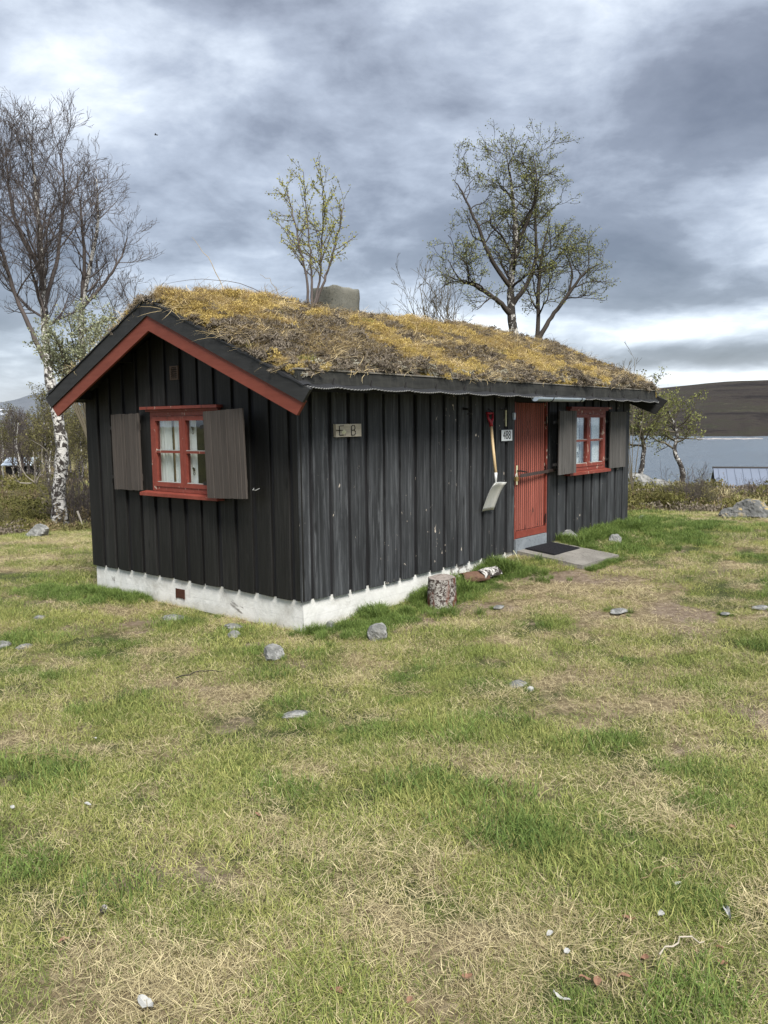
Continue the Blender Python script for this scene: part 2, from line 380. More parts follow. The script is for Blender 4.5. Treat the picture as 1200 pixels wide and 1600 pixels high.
def bark_mat(name, white=0.6):
    m, t, b = new_mat(name); oc = t.node('ShaderNodeTexCoord').outputs['Object']
    h = t.noise(t.mapping(oc, scale=(5, 5, 26)), 1.0, 5, 0.62, 0.5)
    bl = t.noise(t.mapping(oc, scale=(8.0, 8.0, 7.5)), 1.0, 7, 0.72, 0.8); f = t.noise(oc, 30, 4, 0.7)
    c = t.ramp(bl, [(0.30, (0.44, 0.42, 0.39)), (0.5, (0.58, 0.57, 0.54)), (0.75, (0.40, 0.37, 0.34))])
    c = t.mix(t.math('MULTIPLY', t.rng(h, 0.56, 0.63), 0.85), c, (0.045, 0.038, 0.032))
    c = t.mix(t.rng(bl, 0.50+0.12*white, 0.55+0.12*white), c, (0.035, 0.029, 0.025))
    c = t.mix(t.rng(f, 0.60, 0.70), c, (0.10, 0.09, 0.08))
    finish(t, b, c, 0.8, t.math('ADD', bl, f), 0.7, 0.02); return m
M_bark = bark_mat('birch_bark', -0.22); M_barkw = bark_mat('pale_birch_bark', 1.1); M_barkd = bark_mat('dark_birch_bark', -0.62)
M_twig = plain('purple_brown_twig', (0.088, 0.072, 0.066), 0.8, 0, 0.3, 3)
M_twigd = plain('dark_twig', (0.038, 0.030, 0.024), 0.8, 0, 0.3, 3)
M_twigg = plain('olive_grey_twig', (0.105, 0.090, 0.060), 0.85, 0, 0.35, 2)
M_deadwood = plain('bleached_dead_branch', (0.36, 0.32, 0.26), 0.8, 0, 0.2, 6)
def leafy(name, c0, c1, trans=0.25, rough=0.65):
    m, t, b = new_mat(name)
    oi = t.node('ShaderNodeObjectInfo').outputs['Random']; tn = t.node('ShaderNodeAttribute', attribute_name='tint').outputs['Fac']
    k = t.math('ADD', t.math('MULTIPLY', oi, 0.35), t.math('MULTIPLY', tn, 0.65), clamp=True)
    c = t.mix(k, c0, c1)
    finish(t, b, c, rough, spec=0.25)
    o = t.n.get('Material Output') or [n_ for n_ in t.n if n_.type == 'OUTPUT_MATERIAL'][0]
    tl = t.node('ShaderNodeBsdfTranslucent', inp={'Color': c}); mx = t.node('ShaderNodeMixShader', inp={0: trans})
    t.l.new(b.outputs[0], mx.inputs[1]); t.l.new(tl.outputs[0], mx.inputs[2]); t.l.new(mx.outputs[0], o.inputs[0])
    return m
M_leafy = leafy('young_birch_leaf', (0.13, 0.145, 0.045), (0.29, 0.30, 0.10))
M_leafd = leafy('olive_budding_leaf', (0.10, 0.095, 0.035), (0.20, 0.185, 0.07))
M_willow = leafy('pale_willow_leaf', (0.19, 0.205, 0.12), (0.42, 0.44, 0.28))
M_bud = leafy('yellow_green_bud', (0.24, 0.25, 0.05), (0.42, 0.40, 0.10))
M_grass = leafy('green_grass_blade', (0.060, 0.092, 0.020), (0.36, 0.41, 0.115))
M_lush = leafy('lush_grass_blade', (0.042, 0.080, 0.018), (0.225, 0.31, 0.075))
M_straw = leafy('dry_straw_stem', (0.18, 0.14, 0.065), (0.74, 0.645, 0.38), 0.2)
M_olive = leafy('yellow_olive_grass', (0.13, 0.145, 0.035), (0.52, 0.52, 0.18))
M_moss = leafy('ochre_moss', (0.24, 0.175, 0.045), (0.62, 0.48, 0.18), 0.1, 0.9)
M_heath = leafy('grey_heather_twigs', (0.060, 0.049, 0.040), (0.26, 0.22, 0.17), 0.05, 0.9)
M_lichen = leafy('pale_lichen', (0.22, 0.21, 0.16), (0.46, 0.45, 0.38), 0.1, 0.9)
M_juniper = leafy('juniper_needles', (0.060, 0.066, 0.018), (0.165, 0.150, 0.045), 0.1, 0.8)
M_brownshrub = leafy('brown_dwarf_birch', (0.115, 0.085, 0.045), (0.24, 0.19, 0.10), 0.1, 0.85)
M_greenshrub = leafy('olive_shrub_leaf', (0.115, 0.115, 0.036), (0.27, 0.25, 0.10), 0.15, 0.8)

# ================================================================== SETTING
def ground_mesh(name, radii, angs, zf, mat):
    rr, aa = np.meshgrid(radii, angs, indexing='ij')
    x = CAM[0]+rr*np.cos(aa); y = CAM[1]+rr*np.sin(aa); z = zf(x, y)
    nr, na = rr.shape
    i = np.arange(nr-1)[:, None]*na; j = np.arange(na-1)[None, :]
    q = np.stack([i+j, i+na+j, i+na+j+1, i+j+1], -1).reshape(-1, 4)
    m = MB(); m.add(np.stack([x, y, z], -1).reshape(-1, 3), q)
    return m, x.ravel(), y.ravel()

def spots(x, y, L):
    s = 0
    for (px, py, rad, amt) in L:
        (p, t) = _hit(px, py)
        s = s + amt*np.exp(-((x-p.x)**2+(y-p.y)**2)/(rad*rad))
    return s
_hc = {}
def _hit(px, py):
    if (px, py) not in _hc: _hc[(px, py)] = ground_hit(px, py)
    return _hc[(px, py)]
GREEN = [(480, 1150, .50, .55), (770, 1120, .42, .65), (230, 925, .45, .8), (930, 850, .7, .7), (1000, 835, .9, .7), (600, 950, .45, .7), (520, 975, .3, .7),
         (700, 895, .3, .5), (820, 925, .3, .3), (660, 960, .3, .4), (250, 1260, .35, .35), (640, 1280, .35, .4), (430, 1250, .3, .3), (1130, 1330, .3, .15), (60, 1230, .3, .25),
         (20, 940, .5, .4), (900, 1180, .5, .25), (180, 1040, .5, .2), (380, 1340, .25, .3), (1100, 1500, .2, .15), (1050, 820, 1.2, .35)]
DRY = [(330, 1060, .45, .75), (560, 1050, .35, .35), (780, 960, .35, .7), (880, 915, .45, .95), (980, 900, .7, .8), (1060, 955, .5, .7), (1090, 1000, .45, .6), (950, 960, .4, .5),
       (200, 1240, .3, .5), (90, 1080, .5, .4), (60, 1150, .4, .45), (420, 1420, .35, .5), (380, 1560, .35, .5), (720, 1370, .2, .3), (80, 850, 1.2, .75), (30, 880, 1.0, .4), (300, 1480, .3, .3), (660, 1560, .2, .3),
       (1150, 960, .6, .35), (1100, 1090, .5, .25), (950, 1250, .3, .25), (1150, 1180, .3, .3), (40, 1450, .3, .3), (620, 1300, .12, .4), (770, 1180, .16, .5), (820, 1500, .2, .2)]
def green_mask(x, y):
    g = 0.575+0.50*fbm(x, y, 0.9, 4, 71)+0.95*fbm(x, y, 3.4, 4, 72)
    return np.clip(g + spots(x, y, GREEN)*0.9 - spots(x, y, DRY)*0.7, 0, 1)
def bare_mask(x, y):
    b = fbm(x, y, 1.6, 4, 81)
    return np.clip(S((b-0.26)/0.2)*0.6 + spots(x, y, [(870, 900, .28, 1.0), (820, 905, .22, .8), (945, 905, .35, .8), (1050, 950, .4, .7), (1085, 990, .35, .7), (760, 1170, .14, .9), (1180, 1130, .25, .5), (690, 970, .15, .5),
           (1130, 895, .8, .5), (930, 960, .3, .5), (1030, 822, .8, .6), (330, 1075, .2, .5), (170, 1380, .15, .6)]), 0, 1)

def ground_material():
    m, t, b = new_mat('lawn_soil_and_heath')
    pos = t.node('ShaderNodeNewGeometry').outputs['Position']
    g = t.node('ShaderNodeAttribute', attribute_name='green').outputs['Fac']; ba = t.node('ShaderNodeAttribute', attribute_name='bare').outputs['Fac']; lw = t.node('ShaderNodeAttribute', attribute_name='lawn').outputs['Fac']
    n = t.noise(pos, 14, 8, 0.72, 0.5); n2 = t.noise(pos, 60, 5, 0.7); n3 = t.noise(pos, 2.2, 6, 0.6, 0.4)
    straw = t.ramp(n, [(0.3, (0.07, 0.052, 0.030)), (0.5, (0.19, 0.15, 0.088)), (0.7, (0.40, 0.33, 0.21))])
    green = t.ramp(n2, [(0.3, (0.022, 0.028, 0.010)), (0.5, (0.055, 0.065, 0.022)), (0.7, (0.12, 0.13, 0.05))])
    soil = t.ramp(n, [(0.3, (0.10, 0.072, 0.050)), (0.5, (0.19, 0.145, 0.105)), (0.7, (0.30, 0.245, 0.185))])
    k = t.rng(t.math('ADD', g, t.math('MULTIPLY', t.math('SUBTRACT', n2, 0.5), 1.1)), 0.3, 0.62)
    c = t.mix(k, straw, green); c = t.mix(t.rng(t.math('ADD', ba, t.math('MULTIPLY', t.math('SUBTRACT', n, 0.5), 0.9)), 0.35, 0.7), c, soil)
    w1 = t.noise(pos, 0.5, 7, 0.62, 0.4); w2 = t.noise(pos, 0.9, 7, 0.65, 0.3)
    heath = t.ramp(w1, [(0.3, (0.055, 0.048, 0.024)), (0.45, (0.11, 0.092, 0.042)), (0.55, (0.125, 0.122, 0.045)), (0.7, (0.19, 0.15, 0.075))])
    heath = t.mix(t.rng(w2, 0.56, 0.66), heath, (0.16, 0.13, 0.08)); heath = t.mix(t.rng(n, 0.62, 0.7), heath, (0.20, 0.18, 0.13))
    c = t.mix(lw, heath, c)
    finish(t, b, c, 0.95, t.math('ADD', n, n2), 0.7, 0.03, spec=0.15); return m
M_ground = ground_material()
fine = np.radians(np.linspace(39.7-36, 39.7+36, 400)); rest = np.radians(np.linspace(39.7+36, 39.7+324, 100))[1:]
rad_ = np.concatenate([[0.02, 0.6], 1.2*np.exp(np.linspace(0, math.log(6000/1.2), 430))])
gm, gx, gy = ground_mesh('ground', rad_, np.concatenate([fine, rest]), height, M_ground)
ground = gm.build('ground', M_ground, smooth=True); tag(ground, kind='structure')
_gr = np.hypot(gx-CAM[0], gy-CAM[1]); _near = _gr < 30
for nm, fn in (('green', green_mask), ('bare', bare_mask)):
    val = np.full(len(gx), 0.4, np.float32); val[_near] = fn(gx[_near], gy[_near])
    a = ground.data.attributes.new(nm, 'FLOAT', 'POINT'); a.data.foreach_set('value', val.astype(np.float32))
def lawn_edge(x, y):
    r = np.hypot(x-CAM[0], y-CAM[1]); az = np.degrees(np.arctan2(y-CAM[1], x-CAM[0]))
    e = 15.6 + 0.8*S((az-45)/12) + 0.7*fbm(x, y, 0.35, 3, 91)
    return S((e+0.35-r)/0.7)
a = ground.data.attributes.new('lawn', 'FLOAT', 'POINT'); a.data.foreach_set('value', lawn_edge(gx, gy).astype(np.float32))

# lake
def lake_material():
    m, t, b = new_mat('lake_water')
    pos = t.node('ShaderNodeNewGeometry').outputs['Position']
    n = t.noise(t.mapping(pos, rot=(0, 0, 0.4), scale=(0.5, 1.6, 1)), 1.0, 6, 0.6); n2 = t.noise(t.mapping(pos, scale=(0.012, 0.03, 1)), 1.0, 4, 0.6)
    finish(t, b, (0.05, 0.075, 0.10), t.math('MULTIPLY_ADD', n2, 0.15, 0.10), n, 0.35, 0.5, spec=0.9)
    return m
m = MB(); m.add([(-200, -1500, LAKE_Z), (1600, -1500, LAKE_Z), (1600, 900, LAKE_Z), (-200, 900, LAKE_Z)], [(0, 1, 2, 3)])
tag(m.build('lake_water', lake_material()), kind='structure')

# far shore hill
def far_mat(name, cols, snow=False, s=0.006):
    m, t, b = new_mat(name); pos = t.node('ShaderNodeNewGeometry').outputs['Position']
    n = t.noise(t.mapping(pos, rot=(0, 0, -YAW), scale=(s*1.2, s, s*7)), 1.0, 8, 0.62, 0.5); n2 = t.noise(t.mapping(pos, scale=(1, 1, 3.5)), 0.06, 10, 0.85)
    v = t.math('ADD', t.math('MULTIPLY', n, 0.5), t.math('MULTIPLY', n2, 0.5))
    c = t.ramp(v, cols)
    if snow:
        k = t.noise(t.mapping(pos, rot=(0.5, 0, 0.3), scale=(0.0035, 0.0035, 0.016)), 1.0, 4, 0.55, 0.3)
        c = t.mix(t.rng(k, 0.66, 0.68), c, (0.80, 0.84, 0.90))
    finish(t, b, c, 0.95, n2, 0.8, 4.0, spec=0.1); return m
M_hill = far_mat('far_birch_and_heath_slope', [(0.38, (0.010, 0.009, 0.0095)), (0.46, (0.028, 0.024, 0.022)), (0.52, (0.050, 0.042, 0.036)), (0.565, (0.036, 0.037, 0.024)), (0.62, (0.105, 0.088, 0.070))])
M_mount = far_mat('hazed_mountain', [(0.3, (0.10, 0.115, 0.135)), (0.6, (0.15, 0.165, 0.185)), (0.8, (0.18, 0.19, 0.205))], True, 0.002)  # distance haze is put into the slope colour as pale blue grey
M_sand = plain('pale_gravel_spit', (0.36, 0.33, 0.31), 0.9, 0, 0.2, 0.2)
def az_of(px, py=650): d = ray(px, py); return math.degrees(math.atan2(d[1], d[0]))
def crest(px, py, r):       # height that puts a crest at that image row for horizontal distance r
    d = ray(px, py); return CAM[2]+d[2]/math.hypot(d[0], d[1])*r
RC = 1700.0
ctrl = [(az_of(px), crest(px, py, RC)) for px, py in ((1700, 640), (1450, 596), (1300, 590), (1200, 592), (1130, 597), (1030, 606), (940, 617), (800, 637), (650, 655))]
ctrl.sort(); CA = [c[0] for c in ctrl]; CH = [c[1] for c in ctrl]
def hill_z(x, y):
    dx, dy = x-CAM[0], y-CAM[1]; r = np.hypot(dx, dy); az = np.degrees(np.arctan2(dy, dx))
    H = np.interp(az, CA, CH)
    rs = 585+45*fbm(az, az*0, 0.35, 3, 3)
    t = (r-rs)/(RC-rs)
    z = LAKE_Z-1.5+(H-LAKE_Z+1.5)*np.where(t < 1, np.sin(np.clip(t, -0.05, 1)*PI/2)**0.9 if False else np.clip(t, -0.05, 1)**0.82*np.sign(np.clip(t, 1e-6, 1)) , 1-0.35*np.clip(t-1, 0, 2))
    return np.where(t < 0, LAKE_Z-1.5, z)+S(t*3)*5*fbm(x, y, 0.004, 5, 55)*np.clip(1.1-np.abs(t-1)*0, 0, 1)
hm, _, _ = ground_mesh('far_hill', np.linspace(520, 3200, 150), np.radians(np.linspace(-12, 42, 300)), lambda x, y: hill_z(x, y), M_hill)
tag(hm.build('far_hill', M_hill, smooth=True), kind='structure')
m = MB()
xs = [(px, 681.5) for px in np.linspace(1085, 1192, 30)]
top = []
for k, (px, py) in enumerate(xs):
    w = (math.sin(PI*k/29.0)**0.6*7+1.0)*random.uniform(.5, 1.1)
    d = ray(px, py); d2 = d/math.hypot(d[0], d[1]); c = CAM+d2*(520+6*math.sin(k*0.8)); top.append((c[0]-w*d2[0]*1.8, c[1]-w*d2[1]*1.8, LAKE_Z+0.02)); top.append((c[0]+w*d2[0], c[1]+w*d2[1], LAKE_Z+0.02)); top.append((c[0], c[1], LAKE_Z+random.uniform(.15, .45)))
m.add(top, [(3*i, 3*i+3, 3*i+5, 3*i+2) for i in range(29)]+[(3*i+2, 3*i+5, 3*i+4, 3*i+1) for i in range(29)])
tag(m.build('gravel_shore', M_sand), kind='structure')
RM = 4200.0
ctm = sorted([(az_of(px, 620), crest(px, py, RM)) for px, py in ((-300, 640), (-120, 634), (0, 629), (25, 624), (45, 617), (62, 613), (95, 619), (160, 632), (300, 645), (500, 655))])
def mount_z(x, y):
    dx, dy = x-CAM[0], y-CAM[1]; r = np.hypot(dx, dy); az = np.degrees(np.arctan2(dy, dx))
    H = np.interp(az, [c[0] for c in ctm], [c[1] for c in ctm]); t = (r-2600)/(RM-2600)
    return -30+(H+30)*np.where(t < 1, S(t), 1-0.3*(t-1))+8*fbm(x, y, 0.002, 5, 44)*S(t*2)
mm, _, _ = ground_mesh('mountain', np.linspace(2500, 6500, 80), np.radians(np.linspace(36, 85, 240)), mount_z, M_mount)
tag(mm.build('mountain', M_mount, smooth=True), kind='structure')

# ================================================================== CABIN
WY, LX = 3.36, 6.87
APY, APZ = 1.672, 2.742
SL = 0.4265
def roof_top(y): return APZ-SL*abs(y-APY)*(1.0 if y < APY else 1.045)
cabin = empty('cabin', (0, 0, 0), 0, 'small black board-clad cabin with red trim and a mossy turf roof', 'cabin')
WIN_S = (4.95, 6.01, 0.885, 1.675); DOOR = (3.57, 4.34, 0.0, 1.79); WIN_G = (1.07, 2.13, 0.895, 1.70)
def part(mb, name, mat, parent=cabin, smooth=False): return mb.build(name, mat, parent, smooth)
# foundation ring
m = MB()
for (a, b_) in (((0.02, 0.02), (LX-0.02, 0.02)), ((LX-0.02, 0.02), (LX-0.02, WY-0.02)), ((LX-0.02, WY-0.02), (0.02, WY-0.02)), ((0.02, WY-0.02), (0.02, 0.02))): pass
def fplane(pts, n=160):
    V = []; Q = []
    (x0, y0), (x1, y1) = pts; nx, ny = (y1-y0), -(x1-x0); L = math.hypot(nx, ny); nx /= L; ny /= L
    zs = np.linspace(-0.75, 0.004, 18)
    for i in range(n+1):
        u = i/n; x = x0+(x1-x0)*u; y = y0+(y1-y0)*u
        for z in zs:
            e = 0 if i in (0, n) else 1
            d = e*(0.004*float(fbm(u*L*1.0, z*1.0+7, 5, 3, 3)) + 0.002*float(fbm(u*L, z, 22, 2, 5)))+0.012*max(0, -z)
            V.append((x+nx*d, y+ny*d, z))
    k = len(zs)
    for i in range(n):
        for j in range(k-1): Q.append((i*k+j, (i+1)*k+j, (i+1)*k+j+1, i*k+j+1))
    return V, Q
m = MB()
cs = [(0.028, 0.028), (LX-0.03, 0.028), (LX-0.03, WY-0.03), (0.028, WY-0.03)]
for i in range(4):
    V, Q = fplane((cs[i], cs[(i+1) % 4]), 180 if i in (0, 3) else 20); m.add(V, Q)
m.add([(cs[0][0], cs[0][1], 0.004), (cs[1][0], cs[1][1], 0.004), (cs[2][0], cs[2][1], 0.004), (cs[3][0], cs[3][1], 0.004)], [(0, 1, 2, 3)])
part(m, 'foundation', M_found, smooth=True)
# rusty vent plate in foundation
m = MB(); m.box(0.017, 0.032, 1.715, 1.845, -0.19, -0.098); m.box(0.013, 0.017, 1.708, 1.730, -0.195, -0.094); m.box(0.013, 0.017, 1.832, 1.852, -0.195, -0.094); vp = part(m, 'foundation_vent', M_rust)

# walls behind the cladding (with the openings left open)
th = 0.05
def wall_side():
    m = MB(); y0, y1 = 0.05, 0.10
    zt = roof_top(0.1)-0.10
    for x0, x1, z0, z1 in ((0.05, DOOR[0], 0.05, zt), (DOOR[0], DOOR[1], DOOR[3], zt), (DOOR[1], WIN_S[0], 0.05, zt), (WIN_S[0], WIN_S[1], 0.05, WIN_S[2]), (WIN_S[0], WIN_S[1], WIN_S[3], zt), (WIN_S[1], LX-0.05, 0.05, zt)):
        m.box(x0, x1, y0, y1, z0, z1)
    return m
part(wall_side(), 'side_wall', M_under)
def gable_wall(x0, x1, hole=None):
    m = MB(); f = lambda a, b: roof_top(a)-0.11
    ys = [0.10, APY, WY-0.10]
    if hole: ys = [0.10, hole[0], APY, hole[1], WY-0.10]
    for a, b_ in zip(ys[:-1], ys[1:]):
        segs = [(0.05, f)]
        if hole and a >= hole[0] and b_ <= hole[1]: segs = [(0.05, hole[2]), (hole[3], f)]
        for z0, z1 in segs:
            poly = [(a, x0), (b_, x0), (b_, x1), (a, x1)]
            n = MB(); n.prism(poly, z0, z1); v = n.v[0][:, [1, 0, 2]]; m.add(v, n.q[0][:, ::-1], n.t[0][:, ::-1])
    return m
part(gable_wall(0.05, 0.10, WIN_G), 'gable_wall', M_under)
part(gable_wall(LX-0.10, LX-0.05), 'far_gable_wall', M_under)
m = MB(); m.box(0.05, LX-0.05, WY-0.10, WY-0.05, 0.05, roof_top(WY)-0.1); part(m, 'back_wall', M_under)
m = MB(); m.box(0.1, LX-0.1, 0.1, WY-0.1, 0.04, 0.07); part(m, 'inside_floor', M_dark)

# cladding boards --------------------------------------------------
_bc = {}
def board_mesh(w, d, h, mat, key, slope=0.0, cham=0.004):
    k = (round(w, 3), round(d, 3), round(h, 3), mat.name, key, round(slope, 3))
    if k not in _bc:
        m = MB(); d = d+random.uniform(-.003, .003); poly = [(0, 0), (0, -d+cham), (cham, -d), (w-cham, -d), (w, -d+cham), (w, 0)]
        jig = random.uniform(-0.006, 0.006)
        m.prism(poly[::-1][::-1], lambda a, b: jig*a/w, lambda a, b: h+slope*a)
        _bc[k] = m.mesh('wall_board', mat)
    return _bc[k]
def side_board(x, w, z0, z1, yb, d, mat, var=0):
    o = bpy.data.objects.new('wall_board', board_mesh(w, d, z1-z0, mat, var)); COL.objects.link(o); o.parent = cabin
    o.location = (x, yb, z0); o.rotation_euler = (random.uniform(-.0015, .0015), 0, 0); return o
def gab_board(y, w, z0, z1, xb, d, mat, slope=0.0, var=0):
    # local x runs along -Y, outward is -X
    o = bpy.data.objects.new('wall_board', board_mesh(w, d, z1-z0, mat, var, slope)); COL.objects.link(o); o.parent = cabin
    o.location = (xb, y+w, z0); o.rotation_euler = (0, 0, -PI/2); return o
def spans(a0, a1, zb, zt, holes):
    """vertical pieces of a board that covers a0..a1"""
    segs = [(zb, zt)]
    for (h0, h1, z0, z1) in holes:
        if a1 > h0+0.02 and a0 < h1-0.02:
            ns = []
            for s0, s1 in segs:
                if z0-s0 > 0.05: ns.append((s0, min(s1, z0)))
                if s1-z1 > 0.03: ns.append((max(s0, z1), s1))
            segs = ns
    return segs
HS = [(DOOR[0]+0.03, DOOR[1]-0.03, -1, 3.0), (WIN_S[0]+0.01, WIN_S[1]-0.01, WIN_S[2]-0.05, WIN_S[3]+0.05)]
ZT = 1.885
over = [(0.0, 0.115)]+[(0.16+0.25*k+random.uniform(-.007, .007), 0.198+random.uniform(-.012, .010)) for k in range(0, 27)]
for i, (x, w) in enumerate(over):
    x1 = x+w
    if x < DOOR[0] < x1: x1 = DOOR[0]-0.01; 
    if x < DOOR[1] < x1: x = DOOR[1]+0.01
    if x > DOOR[0] and x1 < DOOR[1]: continue
    if x1 > LX: x1 = LX
    if x1-x < 0.04: continue
    zb = -0.004+random.uniform(-0.011, 0.009)
    for z0, z1 in spans(x, x1, zb, ZT, HS): side_board(x, x1-x, z0, z1, 0.026, 0.026, M_side, i)
for k in range(0, 28):
    x = 0.095+0.25*k; x1 = x+0.085
    if x > DOOR[0]-0.03 and x1 < DOOR[1]+0.05: continue
    if x1 > LX: continue
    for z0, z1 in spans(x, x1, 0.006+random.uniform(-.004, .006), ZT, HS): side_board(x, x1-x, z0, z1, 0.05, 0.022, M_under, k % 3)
HG = [(WIN_G[0]+0.01, WIN_G[1]-0.01, WIN_G[2]-0.05, WIN_G[3]+0.05)]
govers = [(-0.0, 0.095)]+[(0.14+0.25*k+random.uniform(-.006, .006), 0.198+random.uniform(-.010, .008)) for k in range(0, 12)]+[(3.14, 0.22)]
for i, (y, w) in enumerate(govers):
    if i == 0: y, w = 0.0005, 0.0945
    for z0, z1 in spans(y, y+w, random.uniform(-0.006, 0.008), 9, HG):
        pieces = [(y, w)]
        if z1 == 9 and y < APY < y+w: pieces = [(y, APY-y), (APY, y+w-APY)]
        for yy, ww in pieces:
            if z1 == 9:
                t0, t1 = roof_top(yy+ww)-0.12, roof_top(yy)-0.12      # local a=0 is y+w
                gab_board(yy, ww, z0, t0, 0.026, 0.0262, M_gable, (t1-t0)/ww, i)
            else: gab_board(yy, ww, z0, z1, 0.026, 0.0262, M_gable, 0, i % 5)
for k in range(0, 13):
    y = 0.075+0.25*k; w = 0.085
    for z0, z1 in spans(y, y+w, 0.008, 9, HG):
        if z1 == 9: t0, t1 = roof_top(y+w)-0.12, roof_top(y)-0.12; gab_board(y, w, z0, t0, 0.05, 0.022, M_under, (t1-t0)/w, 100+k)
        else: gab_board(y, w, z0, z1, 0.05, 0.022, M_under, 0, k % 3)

# roof -------------------------------------------------------------
RX0, RX1 = -0.28, 7.10
def yz_prism(poly, x0, x1):
    """poly of (y,z), extruded along x"""
    n = len(poly); v = [(x0, y, z) for y, z in poly]+[(x1, y, z) for y, z in poly]
    m = MB(); m.add(v, [(i, (i+1) % n, n+(i+1) % n, n+i) for i in range(n)], [(0, i+1, i) for i in range(1, n-1)]+[(n, n+i, n+i+1) for i in range(1, n-1)])
    return m
rd = 0.035; tk = 0.035
for ya, yb in ((-0.33, APY), (APY, 3.58)):
    za, zb = roof_top(ya)-rd, roof_top(yb)-rd
    part(yz_prism([(ya, za), (yb, zb), (yb, zb-tk), (ya, za-tk)], RX0, RX1), 'roof_deck', M_under)
for y in (0.02, 0.85, APY, 2.45, WY-0.1):      # purlins carrying the overhang
    z = roof_top(y)-rd-tk
    m = MB(); m.box(RX0+0.01, 0.04, y-0.04, y+0.04, z-0.12, z-0.002+(-0.03 if y == APY else -0.018)); part(m, 'purlin', M_gable)
    m = MB(); m.box(LX-0.04, RX1-0.01, y-0.04, y+0.04, z-0.12, z-0.02); part(m, 'purlin', M_gable)
def rakes(xa, xb, xr0, xr1, lower=None):
    for side in (0, 1):
        if side == 0: K = [(APY, 2.742), (-.465, 1.831), (-.376, 1.728), (APY, 2.588)]; Rr = [(APY, 2.60), (-.386, 1.741), (-.293, 1.628), (APY, 2.448)]
        else: K = [(APY, 2.742), (APY, 2.588), (3.498, 1.762), (3.61, 1.869)]; Rr = [(APY, 2.60), (APY, 2.448), (3.40, 1.665), (3.508, 1.772)]
        part(yz_prism(K, xa, xb), 'rake_board', M_rake)
        part(yz_prism(Rr, xr0, xr1), 'lower_rake_board', lower or M_rakered)
rakes(-0.325, -0.297, -0.31, -0.283)
rakes(7.11, 7.14, 7.095, 7.12, M_rake)
# rough felt strip lying over the rake, with a ragged edge
m = MB(); V = []; Q = []
ysf = np.concatenate([np.linspace(-0.40, APY-0.03, 90), np.linspace(APY+0.03, 3.58, 70)])
for i, y in enumerate(ysf):
    zt = roof_top(y)+0.004; r_ = 0.010*float(fbm(y, 3.0, 9, 3, 2)); dr = 0.006+0.022*max(0, float(fbm(y, 0.0, 6, 3, 8)))
    V += [(-0.335+r_*0.3, y, zt-dr), (-0.333+r_*0.3, y, zt+0.006+r_*.6), (-0.24, y, zt+0.018+0.012*float(fbm(y, 9, 5, 3, 4)))]
for i in range(len(ysf)-1): Q += [(3*i, 3*i+3, 3*i+4, 3*i+1), (3*i+1, 3*i+4, 3*i+5, 3*i+2)]
m.add(V, Q); part(m, 'roofing_felt', M_felt)
# eave board (turf log), its silvered top, straps and felt scallops
m = MB(); v0 = 1.882; v1 = 1.838
m.add([(-0.32, -0.335, v0), (-0.32, -0.32, 1.992), (-0.32, -0.285, 1.992), (-0.32, -0.30, v0), (7.01, -0.335, v1), (7.01, -0.32, 1.972), (7.01, -0.285, 1.972), (7.01, -0.30, v1)],
      [(0, 3, 2, 1), (4, 5, 6, 7), (0, 1, 5, 4), (1, 2, 6, 5), (2, 3, 7, 6), (3, 0, 4, 7)]); ev = part(m, 'eave_board', M_eave)
m = MB(); m.add([(-0.325, -0.33, 1.993), (-0.325, -0.33, 2.006), (-0.325, -0.27, 2.006), (-0.325, -0.27, 1.993), (7.02, -0.33, 1.973), (7.02, -0.33, 1.984), (7.02, -0.27, 1.984), (7.02, -0.27, 1.973)],
      [(0, 3, 2, 1), (4, 5, 6, 7), (0, 1, 5, 4), (1, 2, 6, 5), (2, 3, 7, 6), (3, 0, 4, 7)]); m.build('capping', M_eavetop, ev)
stx = [0.05+0.482*k for k in range(15)]
for x in stx:
    z = 1.885-0.006*x
    m = MB(); m.tube([(x-0.02, -0.38, z-0.035), (x-0.005, -0.365, z-0.01), (x+0.03, -0.350, z+0.045)], 0.008, 5); part(m, 'eave_strap', M_iron)
for x0 in [-0.30]+stx:
    x1 = min(x0+0.482 if x0 > 0 else 0.05, 6.95)
    if x1 <= x0: continue
    n = 24; V = []; E_ = MB()
    ed = []
    for i in range(n+1):
        u = i/n; x = x0+(x1-x0)*u; z = 1.866-0.006*x-0.015*math.sin(PI*u)-0.003*random.random()
        V += [(x, -0.330, z+0.03), (x, -0.385-0.02*math.sin(PI*u), z+0.006), (x, -0.395-0.02*math.sin(PI*u), z-0.010)]
        ed.append((x, -0.399-0.02*math.sin(PI*u), z-0.011+(0.005 if i % 2 else -0.003)))
    m = MB(); m.add(V, [(3*i, 3*i+3, 3*i+4, 3*i+1) for i in range(n)]+[(3*i+1, 3*i+4, 3*i+5, 3*i+2) for i in range(n)])
    fl = part(m, 'felt_flap', M_felt)
    E_.tube(ed, 0.0045, 4); E_.build('felt_edge', M_feltedge, fl)
